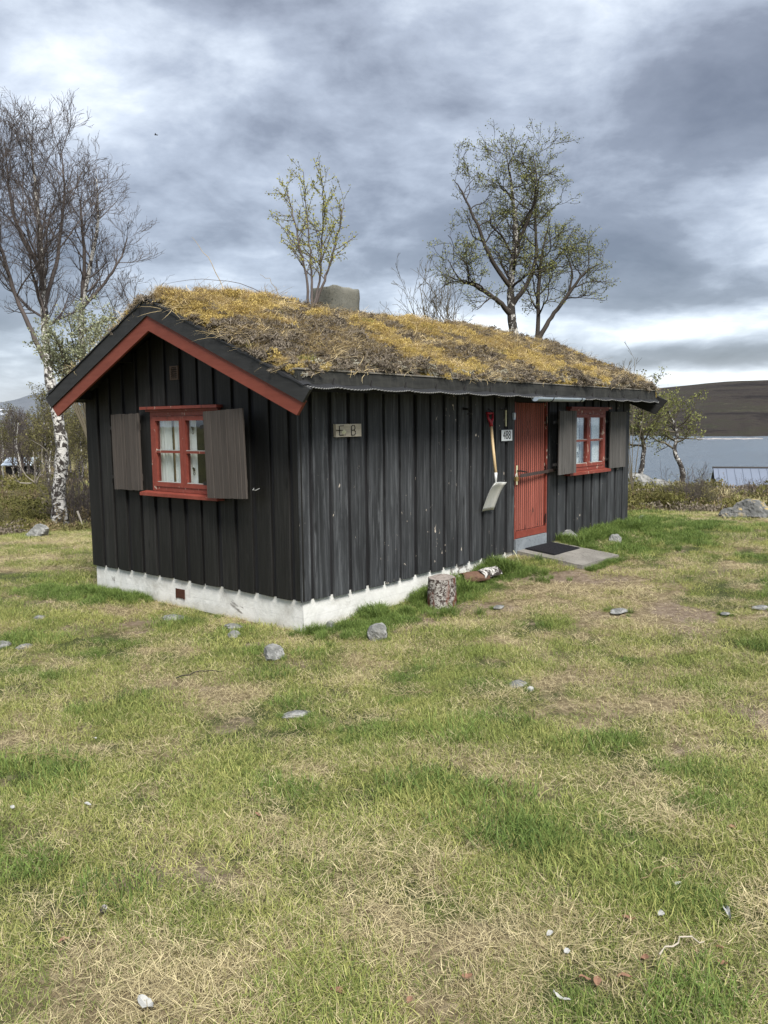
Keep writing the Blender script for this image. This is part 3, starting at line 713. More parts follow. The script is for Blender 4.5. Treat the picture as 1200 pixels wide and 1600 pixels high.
# metal gutter over the door
m = MB(); V = []; n = 8
for x in (3.28, 4.42):
    for k in range(n+1):
        a_ = PI+PI*k/n; V.append((x, -0.43+0.052*math.cos(a_), 1.822+0.045*math.sin(a_)+(0.004 if x > 4 else 0)))
for x in (3.283, 4.417):
    for k in range(n+1):
        a_ = PI+PI*k/n; V.append((x, -0.43+0.048*math.cos(a_), 1.822+0.041*math.sin(a_)+(0.004 if x > 4 else 0)))
o_ = 2*(n+1)
m.add(V, [(k, k+1, n+1+k+1, n+1+k) for k in range(n)]+[(o_+k, o_+n+1+k, o_+n+1+k+1, o_+k+1) for k in range(n)], [(0, k+1, k) for k in range(1, n)]+[(n+1, n+1+k, n+2+k) for k in range(1, n)])
gut = part(m, 'gutter', M_zinc)
for x in (3.62, 4.33):
    m = MB(); m.tube([(x, -0.43+0.056*math.cos(a_), 1.824+0.050*math.sin(a_)) for a_ in np.linspace(PI, 2*PI, 9)]+[(x, -0.365, 1.86)], 0.006, 5); m.build('gutter_bracket', M_iron, gut)
# chimney
m = MB(); V = []; Q = []
nx_ = 12
def chim_ring(z, s):
    out = []
    cx_, cy_ = 2.66, 2.02
    for k in range(32):
        a_ = 2*PI*k/32; c_, s_ = math.cos(a_), math.sin(a_); q_ = (abs(c_)**9+abs(s_)**9)**(-1/9)
        d = 1+0.045*float(fbm(a_*2, z*3, 3, 4, 6)); out.append((cx_+0.26*s*c_*q_*d, cy_+0.20*s*s_*q_*d, z+(0.03 if z > 3.1 else 0.0)*float(fbm(a_*1.5, 1.0, 2.5, 3, 3))))
    return out
zs_ = list(np.linspace(2.4, 3.15, 14))+[3.18, 3.2]; ss_ = [1]*14+[0.985, 0.94]
for z, s_ in zip(zs_, ss_): V += chim_ring(z, s_)
for i in range(len(zs_)-1):
    for k in range(32): Q.append((i*32+k, i*32+(k+1) % 32, (i+1)*32+(k+1) % 32, (i+1)*32+k))
V.append((2.66, 2.02, 3.205)); T = [((len(zs_)-1)*32+k, (len(zs_)-1)*32+(k+1) % 32, len(V)-1) for k in range(32)]
m.add(V, Q, T); part(m, 'chimney', M_chim, smooth=True)

# turf -------------------------------------------------------------
def ridge_h(x): return np.interp(x, [-0.28, -0.15, 0.2, 0.6, 1.1, 1.5, 2.0, 2.7, 3.4, 4.6, 5.9, 7.0, 7.1], [0.03, 0.09, 0.125, 0.18, 0.19, 0.17, 0.12, 0.14, 0.175, 0.19, 0.165, 0.12, 0.05])
def turf_z(x, y):
    x = np.asarray(x, float); y = np.asarray(y, float)
    d = np.abs(y-APY); side = y < APY
    base = APZ-SL*d*np.where(side, 1.0, 1.045)
    hgt = ridge_h(x)
    rnd = 0.06*np.exp(-(d/0.18)**2)
    fe = np.where(side, (y+0.31)/0.22, (3.55-y)/0.22); fe = np.clip(fe, 0, 1)
    e = np.clip(np.minimum((x+0.27)/0.16, (7.09-x)/0.25), 0, 1)
    thick = (hgt*0.75+0.03)*(0.35+0.65*np.sqrt(fe))*(0.25+0.75*np.sqrt(e))
    thick = thick + (0.04*(1-fe)*side)
    b = 0.060*fbm(x, y, 2.6, 4, 61)+0.034*fbm(x, y, 7, 3, 62)
    return base+thick-rnd*0.7+b*(0.3+0.7*np.minimum(fe, e))
def moss_mask(x, y):
    g = fbm(x, y, 1.5, 4, 63)*1.1+0.45*fbm(x*0.6, y, 5, 3, 64)
    for (cx_, cy_, r_, a_) in ((0.35, 1.35, .28, .8), (0.45, 0.62, .17, .8), (1.35, 0.35, .16, .7), (0.25, 1.0, .2, .3), (3.0, 1.2, .5, .35), (4.5, 1.0, .8, .45), (5.5, 0.8, .8, .3), (0.1, 0.4, .3, -.7), (1.0, 0.1, .5, -.5), (3.0, -.1, .9, -.35), (1.1, 0.8, .2, -.3), (5.5, -.2, 1.2, -.45), (0.0, 1.5, .12, -.6)):
        g = g+a_*np.exp(-((x-cx_)**2+(y-cy_)**2)/r_**2)
    return S((g+0.10)/0.20)
xs_ = np.linspace(-0.27, 7.09, 330); ys_ = np.linspace(-0.31, 3.55, 170)
X, Y = np.meshgrid(xs_, ys_, indexing='ij'); Z = turf_z(X, Y)
ny_ = len(ys_); i = np.arange(len(xs_)-1)[:, None]*ny_; j = np.arange(ny_-1)[None, :]
m = MB(); m.add(np.stack([X, Y, Z], -1).reshape(-1, 3), np.stack([i+j, i+ny_+j, i+ny_+j+1, i+j+1], -1).reshape(-1, 4))
# skirts down to the deck
def skirt(m, xs, ys):
    z = turf_z(xs, ys); zb = np.array([roof_top(float(yy)) for yy in ys])-0.02
    V = np.vstack([np.stack([xs, ys, z], -1), np.stack([xs, ys, zb], -1)]); n = len(xs); k = np.arange(n-1)
    m.add(V, np.stack([k, k+1, n+k+1, n+k], -1))
skirt(m, np.full(ny_, xs_[0]), ys_); skirt(m, np.full(ny_, xs_[-1]), ys_); skirt(m, xs_, np.full(len(xs_), ys_[0])); skirt(m, xs_, np.full(len(xs_), ys_[-1]))
def turf_material():
    mt, t, b = new_mat('turf_of_moss_and_heather'); pos = t.node('ShaderNodeNewGeometry').outputs['Position']
    mo = t.node('ShaderNodeAttribute', attribute_name='moss').outputs['Fac']
    n = t.noise(pos, 30, 6, 0.75); n2 = t.noise(t.mapping(pos, scale=(9, 30, 30)), 1.0, 6, 0.7, 1.0); n3 = t.noise(pos, 6, 6, 0.65)
    h = t.ramp(n2, [(0.3, (0.045, 0.035, 0.027)), (0.5, (0.13, 0.105, 0.078)), (0.7, (0.32, 0.26, 0.18))])
    ms = t.ramp(n, [(0.3, (0.17, 0.11, 0.025)), (0.5, (0.36, 0.26, 0.07)), (0.7, (0.54, 0.42, 0.15))])
    c = t.mix(t.rng(t.math('ADD', mo, t.math('MULTIPLY', t.math('SUBTRACT', n, 0.5), 1.2)), 0.35, 0.65), h, ms)
    finish(t, b, c, 0.95, t.math('ADD', n, n2), 1.0, 0.04, spec=0.1); return mt
M_turf = turf_material()
turf = part(m, 'turf', M_turf, smooth=True)
vv = np.zeros(len(turf.data.vertices)*3, np.float32); turf.data.vertices.foreach_get('co', vv); vv = vv.reshape(-1, 3)
a = turf.data.attributes.new('moss', 'FLOAT', 'POINT'); a.data.foreach_set('value', moss_mask(vv[:, 0], vv[:, 1]).astype(np.float32))
turf['kind'] = 'stuff'

# windows ----------------------------------------------------------
def local(name, loc, rz):      # part-origin with rotation: x along wall, -y outward
    return Matrix.Translation(loc) @ Matrix.Rotation(rz, 4, 'Z')
def make_window(M, curt, seed):
    """window 1.06 wide 0.80 high, local x along the wall, -y outwards, origin bottom left of frame"""
    w, h = 1.06, 0.80
    m = MB(); f = 0.045
    m.box(0, f, -0.012, 0.09, 0, h, M); m.box(w-f, w, -0.012, 0.09, 0, h, M); m.box(f, w-f, -0.0118, 0.09, 0, f, M); m.box(f, w-f, -0.0118, 0.09, h-f, h, M)
    wo = part(m, 'window', M_red)
    iw = w-2*f; ih = h-2*f; s = 0.045
    for k in range(2):
        x0 = f+0.003+k*iw/2; x1 = f+(k+1)*iw/2-0.003; z0, z1 = f+0.003, h-f-0.003
        m = MB(); yo, yi = -0.020, 0.03
        m.box(x0, x0+s, yo, yi, z0, z1, M); m.box(x1-s, x1, yo, yi, z0, z1, M); m.box(x0+s, x1-s, yo+0.0005, yi, z0, z0+s, M); m.box(x0+s, x1-s, yo+0.0005, yi, z1-s, z1, M)
        m.build('sash', M_red, wo)
        zm = (z0+z1)/2; m = MB(); m.box(x0+s, x1-s, yo+0.004, yi-0.002, zm-0.012, zm+0.012, M); m.build('glazing_bar', M_red, wo)
        for (za, zb) in ((z0+s, zm-0.012), (zm+0.012, z1-s)):
            m = MB(); m.box(x0+s-0.002, x1-s+0.002, 0.006, 0.009, za-0.002, zb+0.002, M); m.build('pane', M_glass, wo)
            m = MB(); m.box(x0+s, x1-s, yo+0.003, 0.005, za, za+0.006, M); m.build('putty', M_paper, wo)
    # curtains: folded cloth
    for (a, b_, yy) in curt:
        n = 60; V = []
        for i in range(n+1):
            u = i/n; x = a+(b_-a)*u
            for z, g_ in ((0.03, 1.0), (0.4, 0.85), (0.77, 0.6)):
                y = yy+0.012*math.sin(x*80+1.3*math.sin(x*31+seed)+z*.3)+0.004*math.sin(x*190)
                V.append(tuple(M @ Vector((x+0.004*math.sin(z*4+seed), y, z))))
        m = MB(); m.add(V, [(3*i, 3*i+3, 3*i+4, 3*i+1) for i in range(n)]+[(3*i+1, 3*i+4, 3*i+5, 3*i+2) for i in range(n)]); m.build('curtain', M_curtain, wo, True)
    m = MB(); m.box(-0.09, w+0.07, -0.075, 0.02, h+0.022, h+0.05, M); m.box(-0.05, w+0.04, -0.035, 0.02, h+0.0, h+0.02, M); m.build('head_board', M_red, wo)
    m = MB()
    sv = [(-0.13, -0.085, -0.048), (w+0.05, -0.085, -0.048), (w+0.05, 0.02, -0.048), (-0.13, 0.02, -0.048), (-0.13, -0.085, -0.016), (w+0.05, -0.085, -0.016), (w+0.05, 0.02, 0.0), (-0.13, 0.02, 0.0)]
    m.add([tuple(M @ Vector(p)) for p in sv], [(0, 3, 2, 1), (4, 5, 6, 7), (0, 1, 5, 4), (1, 2, 6, 5), (2, 3, 7, 6), (3, 0, 4, 7)]); m.build('sill', M_red, wo)
    return wo
# gable window: local x along -Y
MG = local('', (0.0, WIN_G[1], WIN_G[2]), -PI/2)
wg = make_window(MG, [(0.05, 0.245, 0.056), (0.32, 0.66, 0.056)], 1.0)
m = MB(); m.box(0.24, 0.33, 0.085, 0.10, 0.0, 0.8, MG); m.build('inner_post', M_brownpost, wg)
m = MB(); m.box(0.4, 1.0, 0.35, 0.37, -0.1, 0.9, MG); m.build('inner_wall_panel', M_dark, wg)
MS = local('', (WIN_S[0], 0.0, WIN_S[2]), 0.0)
wsd = make_window(MS, [(0.02, 0.36, 0.056), (0.76, 1.02, 0.056), (0.50, 0.68, 0.085)], 2.4)
for Mx, par, xx in ((MG, wg, 0.615), (MS, wsd, 0.30)):
    for zc in (0.20, 0.60):      # small dark figures printed on the curtain edge
        m = MB(); m.box(xx, xx+0.028, 0.032, 0.034, zc+0.01, zc+0.045, Mx); m.box(xx-0.012, xx+0.012, 0.032, 0.034, zc+0.03, zc+0.05, Mx); m.tube([tuple(Mx @ Vector((xx+0.014+0.013*math.cos(t_), 0.033, zc-0.01+0.015*math.sin(t_)))) for t_ in np.linspace(0, 2*PI, 10)], 0.003, 4)
        m.build('curtain_motif', M_blackink, par)

def make_shutter(M, w, h, mat, lab=None):
    so = part(MB().box(0.02, w-0.02, 0.012, 0.03, 0.10, 0.17, M), 'shutter', mat)
    MB().box(0.02, w-0.02, 0.012, 0.03, h-0.17, h-0.10, M).build('ledge', mat, so)
    x = 0.0; k = 0
    ws = [0.062, 0.048, 0.085, 0.052, 0.090, 0.045, 0.075, 0.06, 0.09]
    while x < w-0.01:
        ww = min(ws[k % len(ws)]*random.uniform(.9, 1.1), w-x)
        if w-x-ww < 0.02: ww = w-x
        d = random.uniform(-0.002, 0.002); zz = random.uniform(-0.003, 0.003)
        mm_ = MB(); c_ = 0.004; poly = [(x+0.0015, 0.011), (x+0.0015, -0.008+c_+d), (x+0.0015+c_, -0.008+d), (x+ww-0.0015-c_, -0.008+d), (x+ww-0.0015, -0.008+c_+d), (x+ww-0.0015, 0.011)]
        mm_.prism(poly, zz, h+zz, M); mm_.build('shutter_board', mat, so); x += ww; k += 1
    for z in (0.13, h-0.14):
        hg = MB(); hg.box(-0.10, 0.10, 0.032, 0.038, z-0.016, z+0.016, M); hg.build('hinge', M_iron, so)
    return so
def shut(px_, py_, pz_, rz, tilt, w, h, mat, flip=False):
    M = Matrix.Translation((px_, py_, pz_)) @ Matrix.Rotation(rz, 4, 'Z') @ Matrix.Rotation(tilt, 4, 'Y')
    return make_shutter(M, w, h, mat)
shut(-0.055, 2.755, 0.885, -PI/2, -0.012, 0.50, 0.79, M_shut)
shut(-0.150, 1.075, 0.882, -PI/2-0.03, -0.035, 0.575, 0.80, M_shut)
shut(4.385, -0.150, 0.878, 0.04, 0.0, 0.50, 0.80, M_shut2)
shut(6.105, -0.040, 0.872, 0.0, 0.0, 0.54, 0.80, M_shut2)
m = MB(); m.tube([(-0.02, 0.50, 0.985), (-0.10, 0.46, 0.975), (-0.16, 0.43, 0.985), (-0.155, 0.42, 1.0)], 0.0032, 5); part(m, 'shutter_hook', M_alu)

# door -------------------------------------------------------------
x0, x1 = 3.60, 4.32
door = part(MB().box(x0, x1, 0.02, 0.045, 0.15, 1.775), 'door', M_grooveshade)
ns = 15; sw = (x1-x0)/ns; m0 = MB(); m0.prism([(0.0005, 0.0), (0.0005, -0.002), (0.003, -0.0055), (sw-0.023, -0.0055), (sw-0.020, -0.002), (sw-0.020, 0.0)], 0.0, 1.535)
ms_ = m0.mesh('door_slat', M_reddoor)
for k in range(ns):
    o = bpy.data.objects.new('door_slat', ms_); COL.objects.link(o); o.parent = door; o.location = (x0+k*sw, 0.0198, 0.24+random.uniform(-0.002, 0.002))
MB().box(x0, x1, -0.004, 0.0195, 0.15, 0.232).build('bottom_rail', M_red, door)
fr = part(MB().box(x1+0.004, x1+0.03, -0.006, 0.05, 0.0, 1.80), 'door_frame', M_red); MB().box(x0-0.03, x0-0.006, 0.0, 0.05, 0.12, 1.80).build('jamb', M_red, fr); MB().box(x0-0.03, x1+0.03, -0.004, 0.05, 1.782, 1.83).build('lintel', M_under, fr)
part(MB().box(x0-0.03, x1+0.01, -0.02, 0.06, -0.05, 0.142), 'threshold', M_thresh)
for z in (0.33, 0.95, 1.55): MB().tube([(x1-0.008, -0.012, z-0.06), (x1-0.008, -0.012, z+0.06)], 0.008, 6).build('door_hinge', M_iron, door)
lp = MB().box(x0+0.004, x0+0.034, -0.004, 0.001, 0.80, 1.03).build('lock_plate', M_tube, door)
MB().tube([(x0+0.02, -0.003, 0.965), (x0+0.02, -0.055, 0.965), (x0+0.05, -0.062, 0.962), (x0+0.16, -0.060, 0.945)], [0.009, 0.009, 0.009, 0.007], 7).build('door_handle', M_iron, door)
# steel bar across the door
bar = empty('security_bar', (x0, -0.04, 0.90), 0, 'brown steel security bar padlocked across the red door', 'bar')
mb_ = MB(); mb_.add([(0.0, -0.022, -0.012), (0.0, -0.016, -0.012), (0.93, 0.02, 0.012), (0.93, 0.014, 0.012), (0.0, -0.022, 0.028), (0.0, -0.016, 0.028), (0.93, 0.02, 0.050), (0.93, 0.014, 0.050)],
   [(0, 1, 2, 3), (4, 7, 6, 5), (0, 3, 7, 4), (1, 5, 6, 2), (0, 4, 5, 1), (3, 2, 6, 7)]); mb_.build('bar', M_bar, bar)
MB().tube([(0.90, 0.04, 0.02), (0.90, -0.01, 0.03), (0.94, -0.02, 0.03), (0.95, 0.02, 0.03)], 0.007, 5).build('staple', M_iron, bar)
MB().tube([(0.0, -0.019, 0.008), (-0.035, -0.012, 0.006), (-0.05, 0.0, 0.004), (-0.055, 0.03, 0.0)], 0.006, 5).build('hasp', M_iron, bar)
lock = empty('padlock', (3.535, -0.045, 0.85), 0, 'small brass padlock hanging from the steel door bar', 'padlock')
MB().box(-0.026, 0.026, -0.012, 0.012, 0, 0.052).build('lock_body', M_brass, lock)
MB().tube([(-0.016, 0, 0.05)]+[(0.016*math.cos(t_), 0, 0.068+0.018*math.sin(t_)) for t_ in np.linspace(PI, 0, 8)]+[(0.016, 0, 0.05)], 0.004, 6).build('shackle', M_alu, lock)

# gable vent
m = MB(); m.box(-0.012, 0.003, 1.645, 1.665, 2.00, 2.135); m.box(-0.012, 0.003, 1.755, 1.775, 2.00, 2.135); m.box(-0.012, 0.003, 1.665, 1.755, 2.00, 2.015); m.box(-0.012, 0.003, 1.665, 1.755, 2.12, 2.135)
v_ = part(m, 'gable_vent', M_vent)
for k in range(5):
    z = 2.022+k*0.02; mm_ = MB(); mm_.add([(-0.014, 1.665, z), (-0.014, 1.755, z), (0.0, 1.755, z+0.012), (0.0, 1.665, z+0.012), (-0.014, 1.665, z+0.006), (-0.014, 1.755, z+0.006)], [(0, 1, 2, 3), (4, 3, 2, 5), (0, 4, 5, 1)]); mm_.build('louvre', M_vent, v_)

# signs and small things on the wall ---------------------------------
def text_mesh(txt, size, mat, extr=0.001):
    c = bpy.data.curves.new('t', 'FONT'); c.body = txt; c.size = size; c.extrude = extr; c.align_x = 'CENTER'; c.align_y = 'CENTER'; c.resolution_u = 4
    o = bpy.data.objects.new('t', c); me = bpy.data.meshes.new_from_object(o); bpy.data.objects.remove(o); me.materials.clear(); me.materials.append(mat); return me
sign = empty('house_number_sign', (3.24, -0.004, 1.325), 0, 'white enamel number plate reading 488 beside the red door', 'sign')
MB().box(0, 0.25, -0.010, -0.001, 0, 0.138).build('plate_border', M_blackink, sign); MB().box(0.007, 0.243, -0.012, -0.0101, 0.006, 0.132).build('plate', M_white, sign)
cu = text_mesh('488', 0.115, M_blackink); o = bpy.data.objects.new('digits', cu); COL.objects.link(o); o.parent = sign; o.rotation_euler = (PI/2, 0, 0); o.location = (0.125, -0.0132, 0.068); o.scale = (1.0, 1.25, 1.0)
eb = empty('name_board', (0.43, 0.0, 1.437), 0, 'weathered pale wooden board with the iron letters E and B', 'sign')
MB().box(0, 0.345, -0.030, -0.001, 0, 0.115).build('board', M_pale, eb)
def strokes(L, mat, name):
    mm_ = MB()
    for P in L: mm_.tube([(x, -0.034, z) for x, z in P], 0.0034, 5)
    mm_.build(name, mat, eb)
strokes([[(0.045, 0.015), (0.045, 0.098), (0.10, 0.100)], [(0.002, 0.060), (0.085, 0.058)], [(0.045, 0.015), (0.10, 0.016)], [(0.118, 0.014), (0.122, 0.018)]], M_iron, 'letter_e')
strokes([[(0.205, 0.012), (0.206, 0.092), (0.222, 0.103), (0.245, 0.102), (0.256, 0.085), (0.252, 0.065), (0.236, 0.058), (0.206, 0.057)], [(0.236, 0.058), (0.258, 0.048), (0.263, 0.030), (0.250, 0.015), (0.205, 0.012)]], M_iron, 'letter_b')
mm_ = MB(); mm_.add([(0.10, -0.032, 0.018), (0.14, -0.032, 0.045), (0.105, -0.032, 0.07), (0.075, -0.032, 0.045), (0.105, -0.036, 0.045)], None, [(0, 1, 4), (1, 2, 4), (2, 3, 4), (3, 0, 4)]); mm_.build('diamond_mark', M_tube, eb)
th_ = empty('thermometer', (3.345, -0.012, 1.50), 0, 'thin yellowed tube thermometer above the number plate', 'thermometer')
MB().tube([(0, 0, 0), (0, 0, 0.185)], 0.011, 8).build('tube', M_tube, th_)
MB().box(-0.012, 0.012, 0.0, 0.01, 0.185, 0.215).build('clip', M_iron, th_); MB().box(-0.008, 0.008, -0.002, 0.01, -0.03, -0.002).build('foot', M_iron, th_); MB().tube([(-0.012, 0.01, 0.19), (-0.09, 0.0, 0.195), (-0.13, -0.03, 0.19)], 0.006, 5).build('arm', M_iron, th_)
sw_ = empty('outdoor_switch', (3.50, -0.004, 1.555), 0, 'small grey box fixed at the top corner of the door', 'switch'); MB().box(0, 0.042, -0.022, 0, 0.02, 0.10).build('housing', M_zinc, sw_); MB().box(0.008, 0.034, -0.027, -0.022, 0.045, 0.085).build('rocker', M_white, sw_)
tg = tag(MB().box(0, 0.055, -0.003, 0, 0, 0.022).build('paper_label', M_tube), 'tiny cream sticker between the number plate and the door', 'sticker'); tg.location = (3.44, -0.001, 1.465)
hk = tag(MB().tube([(0, 0, 0), (0.0, -0.06, -0.01), (0.03, -0.075, -0.05), (-0.005, -0.05, -0.06)], [0.016, 0.012, 0.014, 0.008], 6).build('iron_hook', M_iron), 'small black hook on the wall left of the shovel', 'hook'); hk.location = (2.49, -0.001, 1.70)

# shovel -----------------------------------------------------------
sh = empty('shovel', (2.90, -0.10, 0.56), 0, 'aluminium shovel with wooden shaft and red grip hanging on the wall', 'shovel')
base = Vector((2.90, -0.10, 0.56))
T0 = Vector((2.975, -0.045, 1.52))-base; T1 = Vector((2.885, -0.165, 0.99))-base; T2 = Vector((2.878, -0.17, 0.87))-base
MB().tube([T0, T0.lerp(T1, .5)+Vector((0, 0.003, 0)), T1], [0.0155, 0.0165, 0.0165], 10).build('shaft', M_shaft, sh, True)
MB().tube([T1, T1.lerp(T2, .5), T2], [0.019, 0.015, 0.011], 10).build('ferrule', M_alu, sh, True)
gx_ = Vector((1, 0, 0)); A0 = T0; g = MB(); upv = (T0-T1).normalized()
L_ = [A0-upv*0.02, A0+upv*0.03, A0+upv*0.05-gx_*0.045+upv*0.02, A0+upv*0.135-gx_*0.055]; R2 = [A0-upv*0.02, A0+upv*0.03, A0+upv*0.05+gx_*0.045+upv*0.02, A0+upv*0.135+gx_*0.055]
g.tube(L_, [0.021, 0.024, 0.015, 0.012], 8); g.tube(R2, [0.020, 0.023, 0.015, 0.012], 8); g.tube([L_[-1]-gx_*0.008, R2[-1]+gx_*0.008], 0.0145, 8); g.build('grip', M_redplastic, sh, True)
V = []; nu, nv = 13, 9; Q = []
for i in range(nv):
    v_ = i/(nv-1)
    for k in range(nu):
        u = (k/(nu-1)-0.5)*2; w = 0.118+0.006*v_
        cz = T2.z+0.012-0.325*v_; cy = T2.y+0.005+0.130*v_+0.006*math.sin(PI*v_)
        flange = -0.038*max(0, abs(u)-0.72)/0.28*(1-0.55*v_); lift = -0.030*(1-v_)**6; rib = -0.010*math.exp(-(u/0.13)**2)*(1-v_)**0.7
        V.append((T2.x+0.012+u*w+0.012*v_, cy+flange+lift+rib, cz+0.004*math.cos(u*3)*(1-v_)))
for i in range(nv-1):
    for k in range(nu-1): Q.append((i*nu+k, i*nu+k+1, (i+1)*nu+k+1, (i+1)*nu+k))
m = MB(); m.add(V, Q); bl = m.build('blade', M_alu, sh, True); so_ = bl.modifiers.new('s', 'SOLIDIFY'); so_.thickness = 0.003
MB().tube([(2.965-base.x, -0.01-base.y, 1.70-base.z), (2.965-base.x, -0.07-base.y, 1.665-base.z), (2.965-base.x, -0.075-base.y, 1.68-base.z)], 0.005, 5).build('nail', M_iron, sh)

# step slab and mat -------------------------------------------------
m = MB(); V = []; n1_, n2_ = 20, 20
for i in range(n1_+1):
    for j in range(n2_+1):
        u, v_ = i/n1_, j/n2_; x = 3.60+0.93*u-0.02*v_; y = -0.022-0.86*v_-0.03*u*v_; z = 0.005-0.085*v_+0.004*float(fbm(u*3, v_*3, 2, 3, 4)); V.append((x, y, z))
k = n2_+1; nb = len(V); V += [(p[0], p[1], -0.30) for p in V]
Q = [(i*k+j, i*k+j+1, (i+1)*k+j+1, (i+1)*k+j) for i in range(n1_) for j in range(n2_)]
bd = [i*k for i in range(n1_+1)]+[n1_*k+j for j in range(1, k)]+[i*k+n2_ for i in range(n1_-1, -1, -1)]+[j for j in range(n2_-1, 0, -1)]
Q += [(bd[i], bd[(i+1) % len(bd)], nb+bd[(i+1) % len(bd)], nb+bd[i]) for i in range(len(bd))]
m.add(V, Q); slab = tag(m.build('door_step', M_slab), 'flat weathered concrete slab sunk in the grass before the door', 'step')
mat_ = empty('door_mat', (4.09, -0.235, -0.013), 0, 'black ribbed rubber mat lying on the concrete step', 'doormat'); mat_.rotation_euler = (0.098, 0, 0)
MB().box(-0.33, 0.33, -0.20, 0.20, 0, 0.008).build('mat_base', M_rubber, mat_)
m = MB()
for k in range(17): m.box(-0.32, 0.32, -0.192+k*0.0235, -0.182+k*0.0235, 0.0081, 0.014)
for k in range(26): m.box(-0.32+k*0.0252, -0.312+k*0.0252, -0.192, 0.195, 0.0085, 0.0135)
tag(m.build('rubber_ribs', M_rubber, mat_), kind='stuff')
# wire beside the slab
tag(MB().tube([(3.50, -0.03, 0.02), (3.45, -0.10, -0.02), (3.33, -0.22, -0.09), (3.25, -0.28, -0.10), (3.15, -0.36, -0.10)], 0.004, 5).build('loose_cable', M_tube), 'thin pale cable trailing from the door threshold into grass', 'cable')

# ================================================================== GROUND OBJECTS
def rock_mesh(sx, sy, sz, seed, mat, n=14, name='rock'):
    V = []; Q = []; rr = np.random.default_rng(seed); pl = rr.normal(size=(9, 3)); pl /= np.linalg.norm(pl, axis=1, keepdims=True); dd = rr.uniform(0.62, 0.95, 9)
    for i in range(n+1):
        th_ = PI*i/n
        for j in range(2*n):
            ph = 2*PI*j/(2*n); d = np.array([math.sin(th_)*math.cos(ph), math.sin(th_)*math.sin(ph), math.cos(th_)])
            r = 1.0
            for q_, w in zip(pl, dd):
                c = float(d@q_)
                if c > 0.05: r = min(r, w/c)
            r *= 1+0.13*float(fbm(d[0]*2+seed, d[1]*2+d[2]*3, 1.8, 4, seed))
            V.append((d[0]*r*sx, d[1]*r*sy, d[2]*r*sz))
    for i in range(n):
        for j in range(2*n): Q.append((i*2*n+j, (i+1)*2*n+j, (i+1)*2*n+(j+1) % (2*n), i*2*n+(j+1) % (2*n)))
    m = MB(); m.add(V, Q); return m.mesh(name, mat, False)
def put_rock(px, py, sx, sy, sz, seed, label, mat=M_rock, sink=0.35, name='rock', rz=0.0, cat='rock'):
    if name == 'rock' and sz < 0.06: sx *= .82; sy *= .82; sz *= .85
    if name == 'boulder': sx *= .85; sy *= .85; sz *= .85
    p, t = ground_hit(px, py); o = bpy.data.objects.new(name, rock_mesh(sx, sy, sz, seed, mat)); COL.objects.link(o)
    o.location = (p.x, p.y, p.z+sz*(1-2*sink)*0.5+0.012); o.rotation_euler = (0, 0, rz); tag(o, label, cat); return o
put_rock(590, 1000, 0.095, 0.085, 0.105, 3, 'upright grey stone on the grass in front of the side wall', sink=0.15)
put_rock(426, 1027, 0.135, 0.09, 0.075, 5, 'low pointed grey stone in front of the near cabin corner', rz=0.6)
put_rock(517, 984, 0.065, 0.05, 0.06, 7, 'small pale rounded stone in tall grass by the foundation', rz=0.6)
put_rock(366, 996, 0.075, 0.06, 0.05, 9, 'small bluish stone left of the near cabin corner')
put_rock(365, 984, 0.12, 0.07, 0.05, 11, 'brown flat stone leaning on the gable foundation', rz=-0.8)
put_rock(272, 968, 0.14, 0.08, 0.04, 13, 'flat half buried stone under the rusty foundation vent', rz=-0.8)
put_rock(463, 1119, 0.14, 0.07, 0.025, 15, 'flat grey stone flush with the grass in the middle of the lawn', rz=-0.6)
put_rock(62, 968, 0.075, 0.05, 0.03, 17, 'small white stone on the lawn left of the cabin')
put_rock(4, 1012, 0.09, 0.08, 0.05, 19, 'blue grey stone at the left picture edge')
put_rock(38, 1013, 0.09, 0.05, 0.025, 21, 'flat bluish stone right of the one at the left edge')
put_rock(967, 958, 0.14, 0.09, 0.03, 23, 'flat pale stone in the worn path right of the door')
put_rock(810, 1072, 0.10, 0.07, 0.022, 25, 'flat grey stone beside a tiny white stone on the lawn')
put_rock(829, 1082, 0.035, 0.03, 0.03, 27, 'tiny white stone just right of the flat grey one', mat=M_paper)
put_rock(1187, 952, 0.13, 0.08, 0.03, 29, 'pale flat stone at the right picture edge')
put_rock(1133, 962, 0.07, 0.05, 0.02, 31, 'little pale stone left of the flat one at the right edge')
put_rock(780, 951, 0.09, 0.06, 0.02, 33, 'flat brown-grey stone on the worn soil behind the chopping block')
put_rock(60, 838, 0.22, 0.16, 0.16, 35, 'grey weathered stone at the lawn edge by the big birch trunk', sink=0.2)
put_rock(962, 848, 0.12, 0.09, 0.10, 37, 'rounded stone in lush grass right of the concrete slab')
put_rock(1003, 811, 0.12, 0.09, 0.05, 39, 'small pale stone beyond the far cabin corner')
put_rock(888, 842, 0.26, 0.14, 0.10, 41, 'grey foundation stone in grass right of the red door', rz=0.2)
